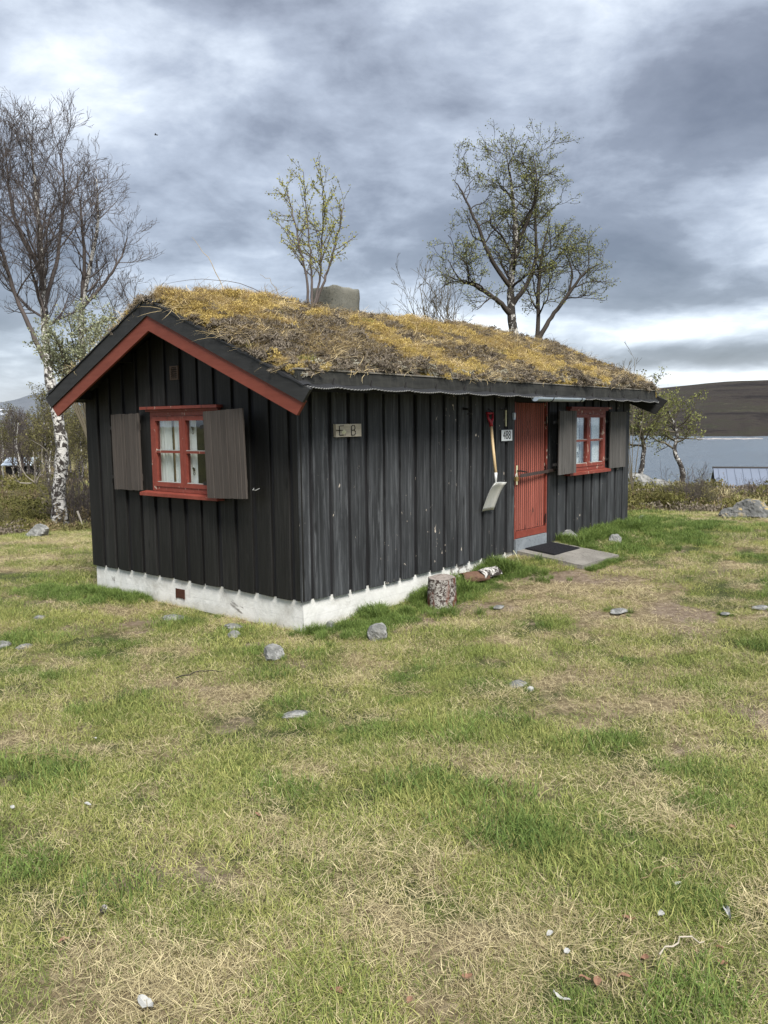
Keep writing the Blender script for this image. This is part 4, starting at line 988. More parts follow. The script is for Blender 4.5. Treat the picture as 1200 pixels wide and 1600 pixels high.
# boulder with orange lichen made of two blocks
bo = put_rock(1176, 808, 0.46, 0.36, 0.27, 43, 'big grey boulder with yellow moss on its top near the shore', mat=M_boulder, sink=0.15, name='boulder', cat='boulder')
put_rock(1143, 808, 0.30, 0.22, 0.13, 45, 'lower reddish grey boulder leaning against the big mossy one', mat=M_boulder, sink=0.2, name='boulder', cat='boulder')
def place(px, depth):   # point on the ground on that image column at that depth
    p = at(px, 700, depth); return Vector((p[0], p[1], float(height(p[0], p[1]))))
for k, (px, dp, s, lb) in enumerate(((998, 27, 1.0, 'tall grey rock knoll under the left shore birch'), (1030, 27.5, .6, 'low rock right of the knoll under the left shore birch'), (1050, 28, .5, 'flat rock at the foot of the right shore birch'))):
    p = place(px, dp); o = bpy.data.objects.new('rock', rock_mesh(0.75*s, 0.6*s, 0.45*s, 50+k, M_rock)); COL.objects.link(o); o.location = (p.x, p.y, p.z+0.12*s); tag(o, lb, 'rock')

# chopping block
p, t_ = ground_hit(698, 949)
p = Vector((p.x+0.06, p.y+0.10, p.z)); st = empty('chopping_block', (p.x, p.y, p.z-0.02), 0, 'short upright birch log with mottled bark standing by the wall', 'log')
V = []; Q = []; N = 36; zs = np.linspace(0, 0.30, 12)
for z in zs:
    for k in range(N):
        a_ = 2*PI*k/N; r = 0.145*(1+0.06*math.sin(2*a_+1)+0.045*float(fbm(math.cos(a_)*2, math.sin(a_)*2+z*4, 1.6, 3, 6)))*(1.04-0.14*z/0.3*0.4); V.append((r*math.cos(a_), r*math.sin(a_), z+(0.006*math.sin(a_*3) if z > .29 else 0)))
for i in range(len(zs)-1):
    for k in range(N): Q.append((i*N+k, i*N+(k+1) % N, (i+1)*N+(k+1) % N, (i+1)*N+k))
m = MB(); m.add(V, Q)
def stump_bark():
    mt, t, b = new_mat('mottled_log_bark'); oc = t.node('ShaderNodeTexCoord').outputs['Object']
    n = t.noise(t.mapping(oc, scale=(30, 30, 34)), 1.0, 7, 0.75, 0.7); n2 = t.noise(t.mapping(oc, scale=(7, 7, 2.2)), 1.0, 5, 0.6, 0.5)
    c = t.ramp(n, [(0.38, (0.035, 0.025, 0.022)), (0.48, (0.10, 0.075, 0.065)), (0.54, (0.42, 0.40, 0.37)), (0.7, (0.55, 0.53, 0.50))])
    c = t.mix(t.math('MULTIPLY', t.rng(n2, 0.52, 0.60), 0.85), c, (0.16, 0.050, 0.025)); finish(t, b, c, 0.85, n, 1.0, 0.03); return mt
def endgrain():
    mt, t, b = new_mat('sawn_log_end'); oc = t.node('ShaderNodeTexCoord').outputs['Object']
    w = t.node('ShaderNodeTexWave', wave_type='RINGS', rings_direction='Z', inp={'Vector': oc, 'Scale': 14.0, 'Distortion': 3.0, 'Detail': 3.0}).outputs['Fac']; n = t.noise(oc, 22, 6, 0.7)
    c = t.mix(w, (0.20, 0.17, 0.15), (0.36, 0.32, 0.29)); c = t.mix(t.rng(n, 0.5, 0.65), c, (0.14, 0.115, 0.10)); finish(t, b, c, 0.85, n, 0.6, 0.01); return mt
m.build('bark', stump_bark(), st, True)
m = MB(); m.add(V[-N:]+[(0, 0, 0.302)], None, [(k, (k+1) % N, N) for k in range(N)]); m.build('sawn_top', endgrain(), st)
# curled birch bark and a split log by the wall
M_barkc = bark_mat('crumpled_birch_bark', -0.45)
M_barkin = plain('inner_birch_bark', (0.11, 0.06, 0.038), 0.8, 0, 0.6, 25)
def curl(loc, L, r, arc, rz, seed, mat, label, tilt=0.0):
    rr = np.random.default_rng(seed); nu, nv = 18, 14; V = []; Q = []
    for i in range(nu+1):
        u = i/nu
        for j in range(nv+1):
            a_ = arc[0]+(arc[1]-arc[0])*j/nv; q_ = r*(1+0.25*float(fbm(u*3, a_, 1.3, 3, seed)))*(1-0.25*abs(u-0.5))
            V.append((L*(u-0.5)+0.03*float(fbm(a_, 1, 1, 2, seed+1)), q_*math.cos(a_), q_*math.sin(a_)+tilt*u))
    for i in range(nu):
        for j in range(nv): Q.append((i*(nv+1)+j, (i+1)*(nv+1)+j, (i+1)*(nv+1)+j+1, i*(nv+1)+j+1))
    m = MB(); m.add(V, Q); o = m.build('bark_piece', mat); o.location = loc; o.rotation_euler = (0, 0, rz); s_ = o.modifiers.new('s', 'SOLIDIFY'); s_.thickness = 0.006; return tag(o, label, 'bark')
pb, _ = ground_hit(764, 908)
curl((pb.x, pb.y, pb.z+0.065), 0.24, 0.07, (-0.4, 3.3), -0.35, 3, M_barkc, 'crumpled pale birch bark curl beside the chopping block', 0.02)
pb, _ = ground_hit(742, 912)
curl((pb.x, pb.y, pb.z+0.06), 0.30, 0.065, (0.1, 3.5), -0.5, 6, M_barkin, 'brown split piece of firewood between block and pale bark')
pb, _ = ground_hit(773, 905)
curl((pb.x, pb.y, pb.z+0.03), 0.12, 0.05, (-0.8, 2.6), 0.7, 9, M_barkw, 'small torn white bark scrap right of the curl')

# dead leaves and white scraps in the foreground
def leaf_obj(px, py, s, seed, mat, label, cat, name, asp=0.6, lift=0.02):
    p, t = ground_hit(px, py); rr = np.random.default_rng(seed); n = 8; V = []
    for i in range(n+1):
        u = i/n; w = asp*math.sin(PI*min(1, u*0.96+0.03))**0.7
        for j in (-1, 0, 1): V.append(((u-0.5)*s, j*w*s*0.5*(1+rr.uniform(-.15, .15)), lift+0.12*s*(abs(j))*rr.uniform(.4, 1.2)+0.10*s*math.sin(u*5+seed)))
    m = MB(); m.add(V, [(3*i+j, 3*i+3+j, 3*i+4+j, 3*i+1+j) for i in range(n) for j in (0, 1)]); o = m.build(name, mat); o.location = (p.x, p.y, p.z); o.rotation_euler = (rr.uniform(-.3, .3), rr.uniform(-.3, .3), rr.uniform(0, 6.28)); tag(o, label, cat, 'dead leaves lying on the lawn' if cat == 'leaf' else None); return o
LV = [(1010, 1508, .05, 'largest curled brown leaf near the lower right'), (913, 1540, .04, 'dark red leaf left of a pair near the bottom'), (933, 1541, .04, 'tan leaf touching its left neighbour near the bottom'), (978, 1537, .045, 'pale orange leaf between the pair and the large curled leaf'),
      (984, 1444, .045, 'tan leaf in dry stems left of the white scrap'), (1125, 1434, .035, 'rusty leaf beside the long white bark strip'), (1132, 1514, .035, 'small rusty leaf low at the right'), (1067, 1377, .035, 'small pink brown leaf above the fallen stems'),
      (528, 1560, .05, 'dark red leaf at the bottom centre of the lawn'), (1144, 1299, .035, 'light brown leaf high on the right lawn'), (1125, 1489, .03, 'little orange leaf above the small rusty one'), (1083, 1494, .03, 'brown leaf on the dry twig at the right'),
      (730, 1534, .035, 'dark curled leaf at the bottom just right of centre'), (403, 1280, .035, 'small grey brown leaf left of the lawn centre'), (640, 1572, .03, 'faded leaf below the bottom centre grass'), (102, 1478, .04, 'faint red brown leaf in the lower left grass')]
for k, (px, py, s, lb) in enumerate(LV): leaf_obj(px, py, s, k+3, M_deadleaf, lb, 'leaf', 'dead_leaf')
SC = [(872, 1573, .055, .35, 'pointed white bark scrap at the bottom right of centre'), (1035, 1441, .04, .6, 'small bluish white scrap on the right lawn'), (1062, 1392, .04, .5, 'white flake among fallen stems on the right'), (858, 1467, .03, .6, 'little grey scrap right of the lawn centre'), (136, 1266, .035, .7, 'bright white scrap in the left grass'),
      (20, 1271, .035, .6, 'white scrap near the left picture edge'), (160, 1433, .045, .6, 'dark flat scrap in the lower left grass'), (228, 1582, .07, .5, 'silvery bark piece at the bottom left'), (881, 1499, .03, .6, 'tiny cream scrap in the lower right grass'), (1140, 1440, .11, .16, 'long narrow white bark strip at the right'), (148, 1161, .03, .6, 'tiny white scrap far left on the lawn'), (31, 937, .05, .5, 'white flake in the grass left of the cabin')]
for k, (px, py, s, asp, lb) in enumerate(SC): leaf_obj(px, py, s, 40+k, M_paper if 'dark' not in lb else M_barkd, lb, 'bark scrap', 'bark_scrap', asp, 0.028)
#SECTION_VEG
# ================================================================== VEGETATION
def blades(n, rad, lmin, lmax, wid, lean0, lean1, curl_=0.5, seed=0, zlift=0.0, kink=0.0, gauss=False):
    r_ = np.random.default_rng(seed)
    a = r_.uniform(0, 2*PI, n); rr = rad*np.sqrt(r_.uniform(0, 1, n)) if not gauss else rad*np.abs(r_.normal(0, .45, n))
    bx, by = rr*np.cos(a), rr*np.sin(a); L = r_.uniform(lmin, lmax, n); az = r_.uniform(0, 2*PI, n); ln = r_.uniform(lean0, lean1, n)
    w = wid*r_.uniform(.6, 1.3, n); cu = r_.uniform(0.2, 1, n)*curl_; tw = r_.uniform(-kink, kink, n)
    def seg(l, le, az_): return np.stack([l*np.sin(le)*np.cos(az_), l*np.sin(le)*np.sin(az_), l*np.cos(le)], -1)
    p0 = np.stack([bx, by, r_.uniform(0, 1, n)*zlift], -1)
    p1 = p0+seg(L*.4, ln, az); p2 = p1+seg(L*.35, np.minimum(ln+cu*.6, 1.75), az+tw); p3 = p2+seg(L*.25, np.minimum(ln+cu*1.3, 2.0), az+tw*2)
    f = az+PI/2+r_.uniform(-.9, .9, n); sd_ = np.stack([np.cos(f), np.sin(f), r_.uniform(-.3, .3, n)], -1)*w[:, None]*0.5
    V = np.stack([p0-sd_, p0+sd_, p1-sd_*.95, p1+sd_*.95, p2-sd_*.7, p2+sd_*.7, p3], 1)
    k = np.arange(n)[:, None]*7
    Q = np.concatenate([k+np.array([0, 1, 3, 2]), k+np.array([2, 3, 5, 4])], 0); T = k+np.array([4, 5, 6])
    tint = np.repeat(r_.uniform(0, 1, n), 7)
    return V.reshape(-1, 3), Q, T, tint
def patch(name, specs, mat):
    m = MB()
    for sp in specs:
        V, Q, T, ti = blades(**sp); m.add(V, Q, T, ti)
    return m.mesh(name, mat)
def scatter(name, meshes, P, idx, scl, rot, label=None, cat=None, parent=None):
    """one 'stuff' object: points carrying instances of the given small meshes"""
    src = bpy.data.collections.new(name+'_kinds')
    for k, me in enumerate(meshes):
        o = bpy.data.objects.new('%s_%02d' % (name, k), me); src.objects.link(o)
    me = bpy.data.meshes.new(name); n = len(P); me.vertices.add(n); me.vertices.foreach_set('co', np.asarray(P, np.float32).ravel())
    a = me.attributes.new('idx', 'INT', 'POINT'); a.data.foreach_set('value', np.asarray(idx, np.int32))
    a = me.attributes.new('scl', 'FLOAT', 'POINT'); a.data.foreach_set('value', np.asarray(scl, np.float32))
    a = me.attributes.new('rot', 'FLOAT_VECTOR', 'POINT'); a.data.foreach_set('vector', np.asarray(rot, np.float32).ravel())
    o = bpy.data.objects.new(name, me); COL.objects.link(o)
    if parent: o.parent = parent
    g = bpy.data.node_groups.new(name, 'GeometryNodeTree')
    g.interface.new_socket('Geometry', in_out='INPUT', socket_type='NodeSocketGeometry'); g.interface.new_socket('Geometry', in_out='OUTPUT', socket_type='NodeSocketGeometry')
    gi, go = g.nodes.new('NodeGroupInput'), g.nodes.new('NodeGroupOutput')
    ci = g.nodes.new('GeometryNodeCollectionInfo'); ci.inputs['Collection'].default_value = src; ci.inputs['Separate Children'].default_value = True; ci.inputs['Reset Children'].default_value = True
    ip = g.nodes.new('GeometryNodeInstanceOnPoints'); ip.inputs['Pick Instance'].default_value = True
    def at_(nm, ty):
        nd = g.nodes.new('GeometryNodeInputNamedAttribute'); nd.data_type = ty; nd.inputs[0].default_value = nm; return nd.outputs[0]
    g.links.new(gi.outputs[0], ip.inputs['Points']); g.links.new(ci.outputs[0], ip.inputs['Instance']); g.links.new(at_('idx', 'INT'), ip.inputs['Instance Index'])
    er = g.nodes.new('FunctionNodeEulerToRotation'); g.links.new(at_('rot', 'FLOAT_VECTOR'), er.inputs[0]); g.links.new(er.outputs[0], ip.inputs['Rotation'])
    g.links.new(at_('scl', 'FLOAT'), ip.inputs['Scale']); g.links.new(ip.outputs[0], go.inputs[0])
    md = o.modifiers.new('scatter', 'NODES'); md.node_group = g
    tag(o, label, cat, None, 'stuff'); return o
GP = {}
for k in range(3): GP['green%d' % k] = patch('short_green_grass', [dict(n=290, rad=.15, lmin=.016, lmax=.052, wid=.0022, lean0=.15, lean1=1.15, curl_=.9, seed=k)], M_grass)
for k in range(2): GP['olive%d' % k] = patch('olive_grass', [dict(n=260, rad=.15, lmin=.018, lmax=.055, wid=.0021, lean0=.2, lean1=1.3, curl_=.9, seed=10+k)], M_olive)
for k in range(3): GP['straw%d' % k] = patch('dry_grass', [dict(n=170, rad=.16, lmin=.015, lmax=.07, wid=.0018, lean0=.9, lean1=1.60, curl_=.3, seed=20+k, zlift=.018, kink=.3), dict(n=6, rad=.16, lmin=.07, lmax=.16, wid=.0016, lean0=1.3, lean1=1.56, curl_=.15, seed=26+k, zlift=.02, kink=.15)], M_straw)
for k in range(2): GP['lush%d' % k] = patch('lush_grass', [dict(n=210, rad=.13, lmin=.03, lmax=.085, wid=.0028, lean0=.05, lean1=.75, curl_=1.0, seed=30+k)], M_lush)
for k in range(2): GP['tuft%d' % k] = patch('tall_grass', [dict(n=120, rad=.07, lmin=.09, lmax=.20, wid=.0040, lean0=.05, lean1=.7, curl_=1.1, seed=34+k)], M_lush)
for k in range(2): GP['thin%d' % k] = patch('sparse_dry_stems', [dict(n=60, rad=.16, lmin=.02, lmax=.08, wid=.0024, lean0=1.1, lean1=1.58, curl_=.3, seed=40+k, zlift=.01, kink=.5)], M_straw)
names_ = list(GP); IDX = {n: i for i, n in enumerate(names_)}
def pick(base, n, cnt): return np.array([IDX[base+str(i)] for i in range(cnt)])[rng.integers(0, cnt, n)]
def sample_wedge(n, r0, r1, half=34):
    r = np.sqrt(rng.uniform(r0*r0, r1*r1, n)); a = np.radians(YAW*180/PI+rng.uniform(-half, half, n)); return CAM[0]+r*np.cos(a), CAM[1]+r*np.sin(a), r
def outside(x, y, marg=0.0):
    inh = (x > 0.02-marg) & (x < LX+marg) & (y > 0.02-marg) & (y < WY+marg)
    v_ = -y/0.86; ins = (x > 3.60-marg) & (x < 4.53+marg) & (y > -0.89-marg) & (y < 0.1)
    return ~(inh | ins)
PX, PY, PI_, PS = [], [], [], []
def addp(x, y, idx, s): PX.append(x); PY.append(y); PI_.append(idx); PS.append(s)
for r0, r1, dens in ((1.3, 4.5, 135), (4.5, 8.5, 92), (8.5, 16.8, 48)):
    area = 0.5*(r1*r1-r0*r0)*math.radians(68); sc = 1.0 if r1 < 9 else 1.18
    n = int(area*dens); x, y, r = sample_wedge(n, r0, r1); g = green_mask(x, y); b = bare_mask(x, y); lw = lawn_edge(x, y); u = rng.uniform(0, 1, n); v_ = rng.uniform(0, 1, n)
    keep = outside(x, y, -0.02) & (lw > 0.3) & (v_ > b*0.93)
    gg = keep & (u < np.clip(g*1.4-0.08, 0.15, 1)); x1, y1 = x[gg], y[gg]; gm_ = g[gg]; n1_ = len(x1); w = rng.uniform(0, 1, n1_)
    idx = np.where(w < 0.52, pick('green', n1_, 3), pick('olive', n1_, 2)); idx = np.where((gm_ > 0.9) & (rng.uniform(0, 1, n1_) < 0.34), pick('lush', n1_, 2), idx)
    big = 0.75+0.5*S((fbm(x1, y1, 2.3, 3, 73)+0.25)/0.5)
    addp(x1, y1, idx, sc*big*rng.uniform(.75, 1.25, n1_))
    n = int(area*dens*0.72); x, y, r = sample_wedge(n, r0, r1); g = green_mask(x, y); b = bare_mask(x, y); lw = lawn_edge(x, y)
    pr = np.clip(1.00-0.86*g, 0.22, 1)*(1-0.75*b); kk = outside(x, y, 0) & (lw > 0.3) & (rng.uniform(0, 1, n) < pr); x, y = x[kk], y[kk]; bb = b[kk]
    idx = np.where(bb > 0.45, pick('thin', len(x), 2), pick('straw', len(x), 3)); addp(x, y, idx, sc*rng.uniform(.7, 1.25, len(x)))
# taller lush grass along the foundation and the step
def line_tufts(p0, p1, n, w0, w1, s0, s1, kind='tuft'):
    t_ = rng.uniform(0, 1, n); off = rng.uniform(w0, w1, n); d = np.array(p1)-np.array(p0); L = np.hypot(*d); nx, ny = d[1]/L, -d[0]/L
    x = p0[0]+d[0]*t_+nx*off; y = p0[1]+d[1]*t_+ny*off; k = outside(x, y, 0.0); dn = fbm(x, y, 2.4, 2, 77) > -0.22; k &= dn
    addp(x[k], y[k], pick(kind, k.sum(), 2), rng.uniform(s0, s1, k.sum()))
line_tufts((0.2, 0), (3.5, 0), 300, 0.0, 0.22, .5, 1.0); line_tufts((0.2, 0), (3.5, 0), 260, 0.05, 0.5, .8, 1.2, 'lush')
line_tufts((1.6, -.1), (3.5, -.1), 130, 0.0, 0.28, .8, 1.25); line_tufts((4.6, 0), (7.6, 0), 260, 0.0, 0.35, .7, 1.15); line_tufts((4.6, -.2), (8.5, -.1), 260, 0.0, 1.0, .7, 1.2, 'lush')
line_tufts((4.62, -.1), (4.62, -.9), 30, -.05, 0.12, .35, .6); line_tufts((3.55, -.93), (4.6, -.93), 60, 0.0, 0.08, .3, .5); line_tufts((3.55, -.93), (4.6, -.93), 40, 0.0, 0.12, .5, .8, 'green') if False else None; line_tufts((0, 3.4), (0, 2.3), 90, 0.0, .25, .35, .75); line_tufts((-.4, 3.9), (-0.2, 2.6), 120, -.2, .35, .7, 1.1, 'lush')
line_tufts((0, 3.3), (0, 0), 90, 0.0, .15, .22, .5); line_tufts((0, 0.3), (0.6, -0.15), 60, 0, 0.3, .3, .6)
for (px, py, rr_, n) in ((508, 990, .15, 26), (725, 905, .2, 16), (830, 900, .2, 14), (685, 958, .22, 14), (1010, 832, .5, 60)):
    p, _ = ground_hit(px, py); x = p.x+rng.normal(0, rr_, n); y = p.y+rng.normal(0, rr_, n); k = outside(x, y, 0.02); addp(x[k], y[k], pick('tuft', k.sum(), 2), rng.uniform(.35, .8, k.sum()))
for o in [q for q in COL.objects if q.name.startswith('rock') and q.get('category') == 'rock' and (Vector((CAM[0], CAM[1], 0))-q.location).length < 17]:
    n = 9; a_ = rng.uniform(0, 2*PI, n); rr_ = o.dimensions.x*.5*rng.uniform(.9, 1.2, n); x = o.location.x+rr_*np.cos(a_); y = o.location.y+rr_*np.sin(a_); k = outside(x, y, 0.02)
    addp(x[k], y[k], np.where(rng.uniform(0, 1, k.sum()) < .5, pick('tuft', k.sum(), 2), pick('green', k.sum(), 3)), rng.uniform(.2, .38, k.sum()))
x = np.concatenate(PX); y = np.concatenate(PY); idx = np.concatenate(PI_); sc = np.concatenate(PS)
for q in [q for q in COL.objects if q.name.startswith('rock') and q.get('category') == 'rock']:
    near_ = np.hypot(x-q.location.x, y-q.location.y) < q.dimensions.x*.5+.03; sc = np.where(near_, np.minimum(sc, .4), sc)
for q in [q for q in COL.objects if q.name.startswith('bark_piece') or q.name == 'chopping_block']:
    near_ = (np.hypot(x-q.location.x, y-q.location.y) < .17) | (np.hypot(x-(q.location.x-.10), y-(q.location.y-.12)) < .14); sc = np.where(near_, np.minimum(sc, .42), sc)
z = height(x, y)-0.003; n = len(x)
rot = np.stack([rng.uniform(-.06, .06, n), rng.uniform(-.06, .06, n), rng.uniform(0, 2*PI, n)], -1)
scatter('grass', [GP[k] for k in names_], np.stack([x, y, z], -1), idx, sc, rot, 'short patchy lawn of green blades and dry straw', 'grass')
print('grass', n)

# heath beyond the lawn ------------------------------------------------
def puffs(n, rad, hgt, leaf, mat, seed, name, elong=1.6, up_=0.3):
    """low cushion made of many small leaf faces"""
    r_ = np.random.default_rng(seed); d = r_.normal(size=(n, 3)); d[:, 2] = np.abs(d[:, 2]); d /= np.linalg.norm(d, axis=1, keepdims=True)
    q = r_.uniform(.45, 1.0, n)**0.5; lump = 1+0.35*np.sin(d[:, 0]*5+seed)*np.cos(d[:, 1]*4+seed*2)
    c = d*(q*lump)[:, None]*np.array([rad, rad, hgt]); t1 = r_.normal(size=(n, 3))+d*up_*2+np.array([0, 0, up_*2]); t1 /= np.linalg.norm(t1, axis=1, keepdims=True)
    t2 = np.cross(t1, r_.normal(size=(n, 3))); t2 /= np.linalg.norm(t2, axis=1, keepdims=True); s = leaf*r_.uniform(.6, 1.4, n)[:, None]
    V = np.stack([c-t1*s*elong*.5, c+t2*s*.35, c+t1*s*elong*.5, c-t2*s*.35], 1).reshape(-1, 3); k = np.arange(n)[:, None]*4
    m = MB(); m.add(V, k+np.array([0, 1, 2, 3]), None, np.repeat(np.clip(0.5*q+0.5*r_.uniform(0, 1, n), 0, 1), 4)); return m.mesh(name, mat)
HP = [puffs(420, .28, .16, .030, M_heath, 1, 'heather'), puffs(420, .26, .18, .028, M_brownshrub, 2, 'dwarf_birch'), puffs(380, .26, .14, .028, M_greenshrub, 3, 'crowberry'), puffs(450, .30, .22, .03, M_juniper, 4, 'low_juniper'),
      patch('pale_tussock', [dict(n=160, rad=.16, lmin=.10, lmax=.30, wid=.007, lean0=.1, lean1=1.2, curl_=.9, seed=50)], M_straw), patch('olive_tussock', [dict(n=160, rad=.16, lmin=.08, lmax=.24, wid=.007, lean0=.1, lean1=1.1, curl_=.9, seed=51)], M_olive)]
xs, ys, ss, ii = [], [], [], []
for r0, r1, dens, s_ in ((15, 22, 9, 1.0), (22, 40, 3.2, 1.5), (40, 80, 0.9, 2.4)):
    n = int(0.5*(r1*r1-r0*r0)*math.radians(68)*dens); x, y, r = sample_wedge(n, r0, r1); k = (lawn_edge(x, y) < 0.6) & outside(x, y, .3); x, y, r = x[k], y[k], r[k]; n = len(x)
    f = fbm(x, y, .45, 3, 101)+rng.uniform(-.35, .35, n); i_ = np.select([f < -.30, f < -.08, f < .12, f < .28, f < .42], [3, 0, 1, 2, 5], 4)
    xs.append(x); ys.append(y); ss.append(s_*rng.uniform(.6, 1.4, n)); ii.append(i_)
x = np.concatenate(xs); y = np.concatenate(ys); n = len(x)
scatter('heath', HP, np.stack([x, y, height(x, y)-.02], -1), np.concatenate(ii), np.concatenate(ss), np.stack([np.zeros(n), np.zeros(n), rng.uniform(0, 6.28, n)], -1), 'low heather, crowberry and dry tussocks beyond the lawn', 'heath')
print('heath', n)

# turf growth on the roof ----------------------------------------------
M_goldstraw = leafy('golden_dry_grass', (0.26, 0.19, 0.085), (0.76, 0.61, 0.34), 0.15)
TP = [puffs(700, .075, .045, .0085, M_moss, 1, 'moss_cushion', 1.5, .6), puffs(600, .085, .034, .008, M_moss, 2, 'moss_cushion', 1.5, .5),
      puffs(420, .085, .035, .011, M_heath, 3, 'heather_mat', 3.0, .2), puffs(420, .09, .03, .010, M_heath, 4, 'heather_mat', 3.2, .2), puffs(300, .055, .035, .010, M_lichen, 5, 'lichen_tuft', 1.3, .3),
      patch('lying_straw', [dict(n=46, rad=.10, lmin=.05, lmax=.17, wid=.0032, lean0=1.2, lean1=1.65, curl_=.3, seed=61, zlift=.03, kink=.6)], M_goldstraw),
      patch('lying_straw', [dict(n=46, rad=.10, lmin=.05, lmax=.20, wid=.0030, lean0=1.1, lean1=1.6, curl_=.3, seed=62, zlift=.03, kink=.6)], M_goldstraw),
      patch('dry_tuft', [dict(n=110, rad=.05, lmin=.05, lmax=.13, wid=.0030, lean0=.05, lean1=.8, curl_=.9, seed=63)], M_goldstraw),
      patch('green_tuft', [dict(n=80, rad=.05, lmin=.03, lmax=.08, wid=.004, lean0=.05, lean1=.8, curl_=.9, seed=64)], M_olive),
      patch('dark_stems', [dict(n=26, rad=.10, lmin=.04, lmax=.16, wid=.0045, lean0=.4, lean1=1.5, curl_=.5, seed=65, kink=.9)], M_heath)]
n = 19000
x = rng.uniform(-.27, 7.09, n); y = rng.uniform(-.30, 2.15, n); mo = moss_mask(x, y); u = rng.uniform(0, 1, n); w = rng.uniform(0, 1, n)
edge = np.exp(-((y+.30)/.16)**2)
idx = np.select([u < 0.29, u < 0.325, u < .37, u < .385], [np.where(w < .5, 5, 6), 7, 9, 8], np.where(mo > rng.uniform(.15, .85, n), np.where(w < .5, 0, 1), np.where(w < .5, 2, 3)))
idx = np.where((edge > rng.uniform(.2, 1.6, n)), np.where(w < .55, 4, 2), idx)
idx = np.where((idx < 2) & (rng.uniform(0, 1, n) < .12), 7, idx)
sc = rng.uniform(.5, 1.1, n)*np.where(rng.uniform(0, 1, n) < .12, 1.5, 1.0); sc = np.where(idx == 7, sc*.8, sc)
zz = turf_z(x, y)-.004
sl = np.where(y < APY, math.atan(SL), -math.atan(SL*1.045))
rot = np.stack([sl+rng.uniform(-.15, .15, n), rng.uniform(-.15, .15, n), rng.uniform(0, 6.28, n)], -1); upr = (idx == 7) | (idx == 8) | (idx == 9); rot[upr, 0] *= .3
P_ = [np.stack([x, y, zz], -1)]; I_ = [idx]; S_ = [sc]; R_ = [rot]
def roof_clump(x0, y0, n, sx, sy, k, s0, s1):
    x = rng.normal(x0, sx, n); y = np.clip(rng.normal(y0, sy, n), -.30, 3.4); x = np.clip(x, -.25, 7.08); P_.append(np.stack([x, y, turf_z(x, y)-.004], -1)); I_.append(np.full(n, k)); S_.append(rng.uniform(s0, s1, n)); R_.append(np.stack([rng.uniform(-.2, .2, n), rng.uniform(-.2, .2, n), rng.uniform(0, 6.28, n)], -1))
roof_clump(-.12, 1.62, 26, .05, .08, 7, .8, 1.3); roof_clump(.75, 1.66, 34, .22, .05, 7, .6, 1.15); roof_clump(1.9, 1.6, 16, .1, .1, 7, .6, 1.0); roof_clump(2.9, 1.5, 20, .12, .15, 7, .7, 1.2)
roof_clump(5.6, -.12, 30, .35, .06, 7, .6, 1.1); roof_clump(6.8, .0, 46, .16, .15, 7, .8, 1.4); roof_clump(3.9, .0, 16, .25, .08, 7, .4, .7); roof_clump(1.0, .55, 10, .12, .1, 8, .7, 1.0); roof_clump(3.8, .35, 12, .08, .06, 8, .7, 1.0); roof_clump(7.0, .6, 30, .05, .4, 7, .5, 1.0)
roof_clump(3.2, 1.67, 40, 1.4, .04, 7, .4, .8); roof_clump(2.3, -.22, 60, 1.8, .05, 4, .7, 1.2); roof_clump(5.2, -.22, 50, 1.2, .05, 4, .6, 1.1); roof_clump(-.05, .9, 26, .05, .5, 3, .8, 1.2)
roof_clump(0, 2.6, 0, 1, 1, 3, 1, 1)
x = rng.uniform(-.27, 7.0, 1500); y = rng.uniform(1.8, 3.5, 1500); P_.append(np.stack([x, y, turf_z(x, y)-.004], -1)); I_.append(rng.integers(0, 8, 1500)); S_.append(rng.uniform(.7, 1.2, 1500)); R_.append(np.stack([np.full(1500, -.4), np.zeros(1500), rng.uniform(0, 6.28, 1500)], -1))
rg = scatter('roof_moss_and_grass', TP, np.vstack(P_), np.concatenate(I_), np.concatenate(S_), np.vstack(R_), None, None, cabin)
# loose dry stems and dead twigs standing on the roof
def rstem(P, r, mat, lb=None):
    m = MB(); m.tube(P, np.linspace(r, r*.35, len(P)), 4); o = m.build('dry_stem', mat, cabin); return o
def rp(x, y): return np.array([x, y, float(turf_z(x, y))])
def arc_(p, q, h, n=10, wig=.01):
    t_ = np.linspace(0, 1, n)[:, None]; out = np.array(p)*(1-t_)+np.array(q)*t_; out[:, 2] += h*np.sin(PI*t_[:, 0]); return out+rng.normal(0, wig, (n, 3))*np.sin(PI*t_)
a0 = rp(.62, 1.62); rstem(arc_(a0, a0+[-.16, .34, .62], .06), .0045, M_goldstraw); rstem(arc_(a0+[.5, -.2, 0], a0+[-.55, .3, .10], .12), .004, M_twig); rstem(arc_(rp(1.3, 1.5), rp(1.05, 1.6)+[0, 0, .28], .06), .004, M_goldstraw)
for k in range(52):
    x0, y0 = rng.uniform(.2, 6.8), rng.uniform(-.1, 1.6); L = rng.uniform(.15, .6); an = rng.uniform(-.8, .8)+(PI if rng.random() < .5 else 0)
    q = rp(min(max(x0+L*math.cos(an), -.2), 7.0), min(max(y0+L*math.sin(an), -.25), 1.7)); rstem(arc_(rp(x0, y0)+[0, 0, .02], q+[0, 0, .02], rng.uniform(.02, .07), 9, .012), rng.uniform(.0028, .005), M_goldstraw if rng.random() < .6 else (M_twigg if rng.random() < .5 else M_deadwood))
for k in range(46):
    x0 = rng.uniform(2.8, 6.9); y0 = rng.uniform(.0, 1.6); p = rp(x0, y0); rstem(np.array([p, p+[rng.uniform(-.02, .02), 0, .07], p+[rng.uniform(-.04, .04), rng.uniform(-.03, .03), rng.uniform(.10, .2)]]), .0042, M_twigd)

